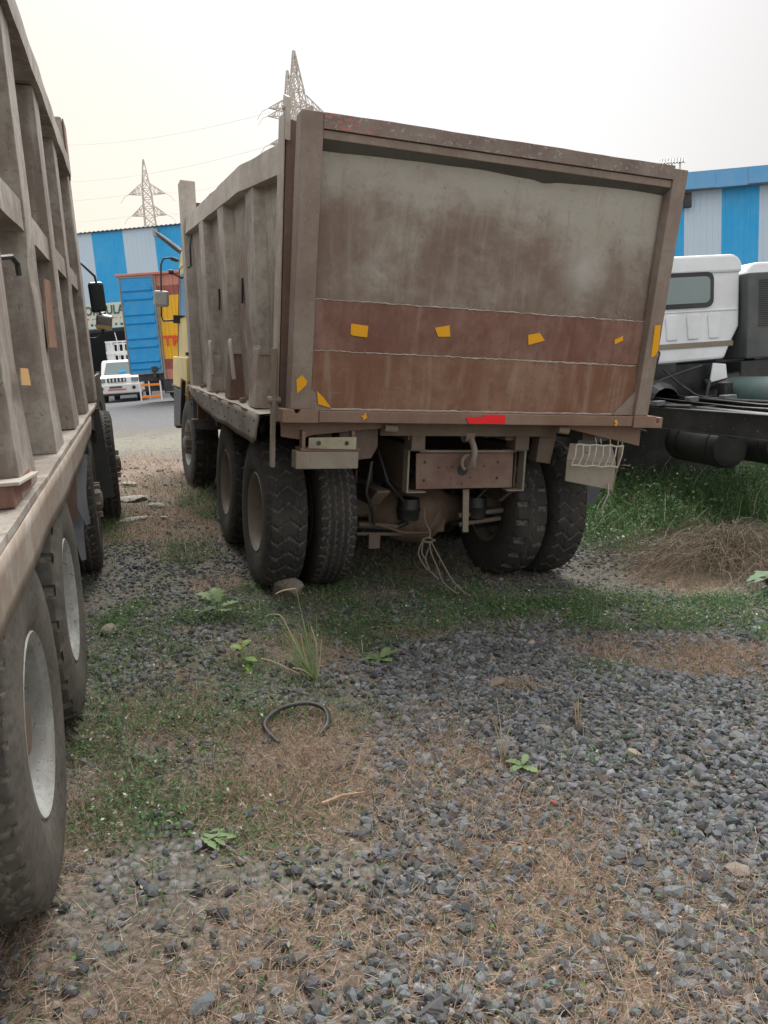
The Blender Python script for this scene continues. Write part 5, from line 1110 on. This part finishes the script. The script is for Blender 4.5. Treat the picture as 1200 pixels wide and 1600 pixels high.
for i in range(7): b.tube([(.18 + i * .035, -.004, 1.40 - g + rnd.uniform(-.03, .05)), (.20 + i * .035, -.004, 1.46 - g + rnd.uniform(-.04, .05)), (.22 + i * .035, -.004, 1.38 - g + rnd.uniform(-.02, .05))], .006, 4)
b.tube([(-.02 + i * .06, -.004, 1.20 - g + .012 * (i % 2)) for i in range(10)], .006, 4)
b.build('painted_scrawl', M['paint_white'], fl)
for x in (.45, 1.7, 4.4): 
    for y in (.25, 2.1): MB().lathe([(-.13, .001), (-.13, .30), (-.10, .44), (.10, .44), (.13, .30), (.13, .001)], (x, y, .43), 'y', 28).build('wheel', M['tyre'], CT, True)
text_mesh('TRA', .46, .008, 'lettering', M['letter_red'], cbx, (.06, -.005, 2.74 - g), (R(90), 0, 0), .010, 1.05)
CT.rotation_euler = (0, 0, R(-1.0))

# ================================================================== pickup
g = gz(-10.4, 33); PK = empty('pickup_truck', None, (-10.45, 32.4, g), R(9)); tag(PK, 'white pickup with a caged load bed parked in front of the warehouse opening', 'pickup')
bd = MB().prism([(-.86, y, z) for y, z in ((0, .42), (0, .80), (.10, 1.02), (1.10, 1.12), (1.60, 1.68), (1.9, 1.76), (2.9, 1.76), (3.1, 1.1), (3.1, .42))], (1.72, 0, 0)).build('body', M['paint_white'], PK, bevel=.05)
ws = MB().prism([(-.72, 1.13, 1.14), (.72, 1.13, 1.14), (.64, 1.555, 1.63), (-.64, 1.555, 1.63)], (0, -.02, .02)).build('windscreen', M['glass_pale'], bd)
MB().prism([(-.10, 1.15, 1.2), (.16, 1.15, 1.2), (.16, 1.22, 1.30), (-.10, 1.22, 1.30)], (0, -.03, .03)).build('windscreen_sticker', M['sheet_blue'], ws)
b = MB(); b.box(-.44, .30, -.03, .0, .82, .99); gr = b.build('grille', M['black_plastic'], bd, bevel=.005)
for i in range(5): MB().box(-.36 + i * .14, -.30 + i * .14, -.04, -.01, .84, .97).build('grille_slat', M['paint_white'], gr)
for x in (-.80, .50):
    MB().box(x, x + .28, -.035, .05, .82, 1.0).build('headlight', M['glass_pale'], bd, bevel=.03)
bp = MB().box(-.90, .90, -.16, .06, .36, .74).build('bumper', M['paint_white'], bd, bevel=.05)
MB().box(-.36, .14, -.185, -.16, .58, .66).build('air_slot', M['sign_ink'], bp); MB().box(-.42, .30, -.185, -.16, .50, .55).build('air_slot', M['sign_red'], bp)
for x in (-.66, .60): MB().lathe([(0, .07), (.03, .07), (.03, .001)], (x, -.16, .58), 'y', 16, 0, -1).build('fog_lamp', M['black_plastic'], bp)
b = MB(); b.box(-.86, .86, -.02, .05, .28, .37); b.build('under_tray', M['black_plastic'], bd)
for x in (-.70, .70):
    for y in (.65, 3.6): MB().lathe([(-.10, .001), (-.10, .24), (-.08, .34), (.08, .34), (.10, .24), (.10, .001)], (x, y, .33), 'x', 24).build('wheel', M['tyre'], PK, True)
for x, s in ((-.95, -1), (.95, 1)): MB().box(x - .09, x + .09, 1.0, 1.08, 1.12, 1.30).build('side_mirror', M['black_plastic'], bd, bevel=.02)
MB().box(-.88, .88, 3.15, 5.3, .62, 1.15).build('load_bed', M['paint_white'], PK, bevel=.02)
b = MB()
for yy_ in (3.2, 5.25):
    for i in range(8): x = -.84 + i * .24; b.box(x - .022, x + .022, yy_, yy_ + .05, 1.15, 2.62)
    for z in (1.30, 1.62, 2.06, 2.12, 2.56): b.box(-.87, .87, yy_ - .004, yy_ + .054, z, z + .065)
for xx_ in (-.86, .81):
    for i in range(8): y = 3.2 + i * .29; b.box(xx_, xx_ + .05, y, y + .04, 1.15, 2.62)
    for z in (1.62, 2.10, 2.56): b.box(xx_ - .004, xx_ + .054, 3.2, 5.3, z, z + .06)
b.build('cage', M['paint_white'], PK)
for x in (-.35, .25): MB().tube([(x, 3.25, 2.6), (x - .06, 3.25, 3.0)], .02, 6).build('rope_hook', M['paint_white'], PK)
# small dark red car mostly hidden
# ================================================================== pylons and wires
def pylon(loc, rz, ztop, label, arms):
    P_ = empty('pylon', None, (loc[0], loc[1], .9), rz); tag(P_, label, 'pylon', 'lattice pylons carrying power lines')
    H = ztop - .9
    def hw(z):          # half width at depth below the top
        d = H - z; return .05 + (d / 3.2) * .40 if d < 3.2 else .45 + (d - 3.2) * .035 + max(0, d - 9) * .05
    b = MB(); zs = [0, 2.5, 4.7, 6.6, 8.2, 9.6] + list(np.arange(10.8, H - .4, .95)) + [H]; zs = [z for z in zs if z <= H]; r = .043
    cs = ((-1, -1), (1, -1), (1, 1), (-1, 1))
    for i in range(len(zs) - 1):
        a, c = zs[i], zs[i + 1]
        for k in range(4):
            p, q = cs[k], cs[(k + 1) % 4]
            b.tube([(p[0] * hw(a), p[1] * hw(a), a), (p[0] * hw(c), p[1] * hw(c), c)], r * 1.3, 4, 0, False)
            b.tube([(p[0] * hw(a), p[1] * hw(a), a), (q[0] * hw(c), q[1] * hw(c), c)], r * .85, 4, 0, False)
            b.tube([(q[0] * hw(a), q[1] * hw(a), a), (p[0] * hw(c), p[1] * hw(c), c)], r * .85, 4, 0, False)
            b.tube([(p[0] * hw(a), p[1] * hw(a), a), (q[0] * hw(a), q[1] * hw(a), a)], r * .85, 4, 0, False)
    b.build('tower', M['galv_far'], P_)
    for dz, L in arms:
        z = H - dz
        for s in (-1, 1):
            b = MB(); w_ = hw(z); tip = (s * L, 0, z)
            for py in (-w_, w_):
                b.tube([(s * w_, py, z), tip], r, 4, 0, False); b.tube([(s * w_, py, z + 1.0), tip], r, 4, 0, False)
                for t in (.25, .5, .75):
                    a = [s * w_ + (tip[0] - s * w_) * t, py * (1 - t)]; b.tube([(a[0], a[1], z), (a[0], a[1], z + 1.0 * (1 - t))], r * .6, 4, 0, False); b.tube([(a[0], a[1], z), (s * w_ + (tip[0] - s * w_) * (t - .25), py * (1.25 - t), z + 1.0 * (1.25 - t))], r * .6, 4, 0, False)
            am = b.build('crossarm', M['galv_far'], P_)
            MB().lathe([(-.06, .02), (-.05, .12), (.05, .12), (.06, .02)], (s * L * .72, 0, z + .12), 'y', 8).build('insulator', M['wire'], am)
            MB().tube([(s * L, 0, z), (s * (L + .5), .1, z - .25), (s * (L + .9), .1, z - .8)], .03, 4).build('jumper', M['wire'], am)
    return P_
pylon((-23.4, 90), R(8), 25.2, 'smallest pylon, standing over the left warehouse roof', ((3.55, 1.95), (5.75, 1.85)))
pylon((-4.2, 60), R(32), 23.8, 'taller of the two pylons rising behind the tipper corner', ((4.0, 2.3), (6.3, 2.3)))
pylon((-5.95, 75), R(32), 27.8, 'pylon just behind and left of the taller one at the tipper corner', ((4.0, 2.3), (6.3, 2.3)))
def wire_(a, b_, sag, label, r=.013):
    P = []
    for i in range(25):
        t = i / 24; P.append((a[0] + (b_[0] - a[0]) * t, a[1] + (b_[1] - a[1]) * t, a[2] + (b_[2] - a[2]) * t - sag * 4 * t * (1 - t)))
    o = MB().tube(P, r, 5).build('power_cable', M['wire']); tag(o, label, 'cable', 'power cables between the pylons')
wire_((-60, 96, 25), (-25.3, 90, 21.7), 1.0, 'upper cable running left from the smallest pylon'); wire_((-60, 96, 22.5), (-25.2, 90, 19.5), 1.0, 'lower cable running left from the smallest pylon')
wire_((-21.4, 90, 21.7), (-6.2, 75, 21.6), 1.2, 'upper cable from the smallest pylon towards the tipper'); wire_((-21.5, 90, 19.5), (-6.0, 75, 19.6), 1.2, 'lower cable from the smallest pylon towards the tipper')
wire_((-60, 110, 38), (-6.3, 61, 20.2), 3.0, 'topmost cable crossing the sky from upper left to the tipper pylons'); wire_((-60, 110, 33), (-6.3, 61, 18.0), 3.0, 'second cable crossing the sky left of the tipper pylons')

# ================================================================== small things on the ground
def blobmesh(name, mat, loc, size, seed, sub=2, flat=1.0, rough_=.25, label=None, cat=None, group=None):
    q = np.random.default_rng(seed); V = [Vector(v) for v in ICO]; F = [tuple(f) for f in ICF]
    for _ in range(sub):
        cache = {}; nF = []
        def mid(a, b):
            k = (min(a, b), max(a, b))
            if k not in cache: V.append(((V[a] + V[b]) / 2).normalized()); cache[k] = len(V) - 1
            return cache[k]
        for a, b_, c in F: x, y, z = mid(a, b_), mid(b_, c), mid(c, a); nF += [(a, x, z), (b_, y, x), (c, z, y), (x, y, z)]
        F = nF
    pl = [(Vector(q.normal(size=3)).normalized(), q.uniform(.62, .95)) for _ in range(12)]; out = []
    for v in V:
        r = 1.0
        for d, k in pl:
            c = v.dot(d)
            if c > 1e-3: r = min(r, k / c)
        r *= 1 + rough_ * .12 * q.normal(); out.append((v.x * r * size[0], v.y * r * size[1], v.z * r * size[2]))
    o = MB().add(out, F).build(name, mat, None, True, sharp=28); o.location = loc; o.rotation_euler = (0, 0, q.uniform(0, 6)); return tag(o, label, cat, group)
blobmesh('rock', M['rock'], (-.665, 4.99, gz(-.665, 4.99) + .035), (.125, .09, .09), 5, 3, label='rough brown rock wedged behind the left rear tyre', cat='rock')
for i, (x, y, s, lab) in enumerate(((-2.68, 8.28, (.17, .14, .03), 'largest pale flat slab on the reddish grass between the trucks'), (-2.33, 7.95, (.11, .05, .03), 'narrow pale slab right of the largest slab'), (-2.38, 7.32, (.15, .07, .025), 'pale slab nearest the camera between the trucks'), (-3.05, 9.35, (.16, .05, .025), 'farthest pale slab beside the left truck'), (-2.10, 7.35, (.05, .03, .02), 'smallest pale chip between the trucks'))):
    blobmesh('stone_slab', M['rock_pale'], (x, y, gz(x, y) + .02), s, 20 + i, 2, label=lab, cat='slab', group='pale slabs between the trucks')
blobmesh('flat_stone', M['brown_stone'], (.495, 3.57, gz(.495, 3.57) + .022), (.075, .035, .012), 31, 2, label='flat brown stone lying on the grey gravel', cat='stone')
blobmesh('brick_chip', M['brick_red'], (.52, 2.47, gz(.52, 2.47) + .02), (.016, .014, .013), 32, 1, label='small red brick chip near the bottom right gravel', cat='brick chip')
blobmesh('brick_chip', M['brick_red'], (-.13, 3.02, gz(-.13, 3.02) + .012), (.013, .007, .007), 33, 1, label='tiny orange brick chip beside the rubber ring', cat='brick chip')
blobmesh('grey_stone', M['rock'], (-1.62, 4.32, gz(-1.62, 4.32) + .02), (.075, .055, .035), 34, 2, label='flat grey stone beside the near left tyres', cat='stone')
o = MB().tube(curve_([(-.04, -.13, .012), (-.10, -.02, .035), (-.06, .08, .05), (.03, .11, .055), (.095, .075, .045), (.115, 0, .03), (.10, -.06, .014), (.07, -.09, .008)], 40), .0095, 10).build('rubber_ring', M['rubber_hose'], None, True); o.location = (-.44, 3.12, gz(-.44, 3.12)); o.scale = (1.25, 1.15, 1); tag(o, 'bent black rubber ring lying in the dry straw', 'rubber ring')
o = MB().hexa([(-.16, -.028, 0), (.15, -.022, .0), (.155, .02, .0), (-.16, .028, 0)], [(-.16, -.026, .03), (.15, -.02, .024), (.155, .018, .024), (-.16, .026, .03)]).build('wood_offcut', M['wood'], None, bevel=.004); o.location = (-2.27, 5.80, gz(-2.27, 5.8) + .02); o.rotation_euler = (R(8), R(2), R(-55)); tag(o, 'pale wooden offcut poking out beside the left truck tyre', 'wood')
o = MB().tube([(0, -.1, .01), (.03, -.04, .02), (.02, .03, .015), (.06, .10, .02)], [.006, .009, .007, .003], 6).build('twig', M['straw_m'] if 'straw_m' in M else M['wood'], None, True); o.location = (-.25, 2.55, gz(-.25, 2.55)); o.rotation_euler = (0, 0, -1.0); tag(o, 'dry twig lying at the bottom of the straw patch', 'twig')
# rope hanging off the axle with frayed ends
b = MB(); Mi = TMAT
def wp(x, y, z): return Mi @ Vector((x, y, z))
for pts in ([(-.17, .42, .58), (-.18, .36, .50), (-.16, .32, .44), (-.17, .30, .39)], [(-.22, .30, .39), (-.18, .29, .405), (-.14, .30, .38), (-.19, .31, .365), (-.22, .30, .385), (-.17, .29, .37), (-.13, .29, .39)],
            [(-.22, .30, .38), (-.245, .30, .30), (-.21, .28, .22), (-.15, .25, .16), (-.12, .22, .13)], [(-.17, .30, .38), (-.16, .28, .30), (-.12, .25, .20), (-.10, .2, .12), (-.05, .15, .07), (-.02, .12, .05)], [(-.16, .30, .38), (-.13, .28, .32), (-.09, .25, .24), (-.04, .2, .14), (.0, .12, .08), (.04, .05, .05)], [(-.15, .30, .38), (-.19, .30, .26), (-.17, .27, .19)], [(-.21, .31, .38), (-.22, .30, .30), (-.19, .29, .25)]):
    b.tube([wp(*p) for p in curve_(pts)], .0052, 6)
tag(b.build('rope', M['rope'], None, True), 'frayed pale rope dangling from the axle under the tipper', 'rope')
b = MB(); x0, y0 = .47, 5.18; z0 = gz(x0, y0)
b.tube([(x0 + .02 * math.cos(a), y0 + .02 * math.sin(a * 1.3), z0 + .035 + .03 * math.sin(a)) for a in np.linspace(0, 7, 24)], .006, 5); b.tube([(x0 + .02, y0, z0 + .02), (x0 + .04, y0 - .04, z0 + .01), (x0 + .05, y0 - .07, z0 + .005)], .005, 5)
tag(b.build('rope_scrap', M['rope'], None, True), 'knotted rope scrap lying on the ground behind the tipper', 'rope')
# plants
def leaf_mesh(b, base, tip, width, up, m=0, lob=0):
    base, tip = Vector(base), Vector(tip); d = tip - base; s = d.cross(Vector(up)).normalized(); n = 12; vs = []
    for i in range(n):
        t = i / (n - 1); w_ = width * .8 * (math.sin(math.pi * min(1, t * .92 + .06)) ** .6) * (1 + lob * 1.6 * math.sin(t * 27 + base.x * 90) + rnd.uniform(-.12, .12)); c = base + d * t + Vector((0, 0, -.28 * d.length * t * t)) + s * .08 * d.length * math.sin(t * 3 + base.y * 50)
        vs += [c - s * w_ + Vector((0, 0, .10 * w_)), c, c + s * w_ + Vector((0, 0, .10 * w_))]
    fs = []
    for i in range(n - 1): fs += [(i * 3, i * 3 + 1, i * 3 + 4, i * 3 + 3), (i * 3 + 1, i * 3 + 2, i * 3 + 5, i * 3 + 4)]
    b.add(vs, fs, m)
M['leaf_green'] = plain('leaf_green', (.13, .20, .085), .6, .25, (.2, .27, .12), .5, .3, 0, 30, .001)
M['leaf_bright'] = plain('leaf_bright', (.16, .27, .05), .6, .2, None, 0, .3, 0, 30, .001)
M['leaf_dull'] = plain('leaf_dull', (.10, .17, .09), .7, .25, (.16, .2, .12), .5, .3, 0, 30, .001)
M['stem_dry'] = plain('stem_dry', (.50, .41, .27), .8, .2, None, 0, .2, 0, 40, 0)
M['stem_green'] = plain('stem_green', (.27, .36, .17), .7, .2, None, 0, .2, 0, 40, 0)
def plant(name, loc, leaves_, label, mat, stem='stem_green', lob=.12, cat='weed'):
    e = empty(name, None, (loc[0], loc[1], gz(*loc)), 0); tag(e, label, cat); b = MB()
    for base, tip, w_ in leaves_: leaf_mesh(b, base, tip, w_, (0, 0, 1), 0, lob)
    b.build('leaves', M[mat], e, True)
    b = MB()
    for base, tip, w_ in leaves_: b.tube([(0, 0, 0), (base[0] * .5, base[1] * .5, base[2] * .75), base], .0025, 5)
    b.build('stem', M[stem], e); return e
plant('broadleaf_weed', (-1.03, 4.50), [((-.03, 0, .13), (-.13, .05, .20), .045), ((.01, 0, .12), (-.04, .07, .22), .05), ((.0, -.01, .07), (.09, -.03, .10), .055), ((-.01, 0, .08), (-.12, -.03, .09), .045), ((.02, .0, .09), (.12, .05, .13), .04)], 'pale broadleaf weed with lobed leaves left of the rock', 'leaf_green', lob=.3)
plant('broadleaf_weed', (-.77, 3.78), [((.0, 0, .10), (-.06, .02, .13), .03), ((.01, 0, .11), (.03, .04, .15), .022), ((.02, 0, .05), (.08, -.03, .06), .03), ((.02, -.02, .02), (.06, -.08, .02), .025)], 'small bright green weed between the straw and the grass tuft', 'leaf_bright', lob=.15)
plant('broadleaf_weed', (-.06, 3.86), [((0, 0, .02), (-.14, .0, .05), .03), ((0, 0, .02), (-.10, .07, .05), .03), ((0, 0, .03), (.03, .08, .08), .03), ((0, 0, .03), (.09, .04, .08), .022), ((0, 0, .02), (.05, -.04, .04), .035), ((0, 0, .02), (-.05, -.05, .03), .028)], 'rosette of green leaves on the gravel right of the grass tuft', 'leaf_green', lob=.15)
plant('broadleaf_weed', (2.62, 5.0), [((rnd.uniform(-.1, .1), rnd.uniform(-.1, .1), rnd.uniform(.05, .14)), (rnd.uniform(-.25, .25), rnd.uniform(-.2, .2), rnd.uniform(.08, .24)), rnd.uniform(.03, .05)) for _ in range(16)], 'dark broadleaf weed clump at the right edge by the brush', 'leaf_dull')
plant('broadleaf_weed', (.46, 2.72), [((0, 0, .02), (-.05, -.04, .04), .02), ((0, 0, .02), (.05, -.05, .04), .022), ((0, 0, .02), (-.06, .03, .05), .02), ((0, 0, .03), (.02, .05, .06), .018)], 'tiny green weed at the base of the dry stalk', 'leaf_green')
plant('broadleaf_weed', (-.62, 2.32), [((rnd.uniform(-.05, .05), rnd.uniform(-.05, .05), .03), (rnd.uniform(-.07, .07), rnd.uniform(-.06, .06), rnd.uniform(.02, .05)), rnd.uniform(.010, .016)) for _ in range(9)], 'low green weed at the bottom left of the straw', 'leaf_green')
def tuft(name, loc, n, h, spread, mat, label, cat='grass tuft', lean=.25, w_=.004, bend=.5):
    e = MB(); q = random.Random(hash(label) % 1000 if False else int(loc[0] * 100) + n)
    for i in range(n):
        a = q.uniform(0, 6.28); L = h * q.uniform(.5, 1.0); ln = lean * q.uniform(.2, 1); x0, y0 = spread * q.uniform(-1, 1), spread * q.uniform(-1, 1); P = []
        for k in range(8):
            t = k / 7; P.append((x0 + math.cos(a) * L * ln * (t + bend * t * t * t), y0 + math.sin(a) * L * ln * (t + bend * t * t * t), L * (t - .25 * bend * t ** 3)))
        e.tube(P, [w_ * (1 - .75 * k / 7) for k in range(8)], 4)
    o = e.build(name, M[mat], None); o.location = (loc[0], loc[1], gz(*loc)); return tag(o, label, cat)
e = empty('grass_tuft', None, (-.39, 3.62, gz(-.39, 3.62)), 0); tag(e, 'tall green and straw grass tuft in the foreground left of centre', 'grass tuft')
b = MB(); q = random.Random(4)
for i in range(34):
    L = q.uniform(.10, .36); dx = q.uniform(-.12, .02); dy = q.uniform(-.03, .06); x0 = q.uniform(-.012, .012); b.tube([(x0 + dx * t * (1 + .4 * t), dy * t, L * t) for t in np.linspace(0, 1, 8)], [.0042 * (1 - .8 * t) for t in np.linspace(0, 1, 8)], 4)
b.tube([(.0, 0, 0), (-.02, .01, .15), (-.04, .02, .32), (-.06, .03, .46)], [.004, .003, .0025, .0012], 5)
b.build('green_blades', M['stem_green'], e)
b = MB()
for pts in ([(0, 0, 0), (-.06, 0, .14), (-.11, .01, .26), (-.14, .02, .33), (-.19, .03, .34), (-.22, .03, .33)], [(0, 0, 0), (-.10, .0, .05), (-.2, .02, .10), (-.26, .02, .12)], [(.01, 0, 0), (.03, .01, .10), (.045, .01, .2)], [(-.02, 0, 0), (-.06, 0, .08), (-.10, .02, .19)], [(-.06, .03, .46), (-.12, .03, .455), (-.16, .03, .44)], [(0, 0, 0), (-.05, -.02, .06), (-.10, -.03, .08)], [(0, 0, 0), (.02, 0, .16), (.0, .01, .27)], [(0, 0, 0), (-.04, 0, .12), (-.05, 0, .24)]): b.tube(curve_(pts, 12), .0034, 4)
b.build('dry_blades', M['stem_dry'], e)
tuft('dry_stalk', (.40, 2.80), 7, .26, .01, 'stem_dry', 'dry straw coloured stalk cluster standing in the gravel bottom centre', 'dry stalk', .35, .0028)
tuft('dry_stalk', (.76, 3.08), 5, .22, .012, 'stem_dry', 'thin dark stalks standing in the gravel on the right', 'dry stalk', .12, .003)
b = MB()      # brush pile of arching dry stems
q = random.Random(9)
for i in range(800):
    a = q.uniform(0, 6.28); r0 = q.uniform(0, .6); x0, y0 = r0 * math.cos(a), r0 * math.sin(a) * .7; L = q.uniform(.3, .95); d = q.uniform(0, 6.28); hh = q.uniform(.04, .36) * (1.05 - r0)
    P = [(x0 + math.cos(d) * L * t * 1.0 + .02 * math.sin(t * 9 + i), y0 + math.sin(d) * L * t * .7, .02 + hh * math.sin(math.pi * min(1, t * 1.02) ** .8)) for t in np.linspace(0, 1, 9)]
    b.tube(P, .0016, 3, 0, False)
M['brush_m'] = plain('brush_m', (.20, .165, .12), .9, .3, None, 0, .2, 0, 40, 0)
o = b.build('brush_pile', M['brush_m'], None); o.location = (2.55, 5.75, gz(2.55, 5.75)); tag(o, 'heap of arching dry brush stems on the right', 'brush pile')
e = empty('dried_plant', None, (2.36, 8.0, gz(2.36, 8.0))); tag(e, 'withered plant with curled grey leaves beside the right rear tyre', 'weed')
b = MB()
for i in range(22):
    a = q.uniform(0, 6.28); z = q.uniform(.2, .75); r0 = q.uniform(.02, .16); leaf_mesh(b, (math.cos(a) * r0, math.sin(a) * r0, z), (math.cos(a) * (r0 + .16), math.sin(a) * (r0 + .1), z - q.uniform(-.06, .12)), .022, (0, 0, 1))
b.build('leaves', M['brush_m'], e); b = MB()
for i in range(5): a = i * 1.3; b.tube([(0, 0, 0), (math.cos(a) * .06, math.sin(a) * .06, .35), (math.cos(a) * .15, math.sin(a) * .1, .75)], .006, 4)
b.build('stem', M['stem_dry'], e)
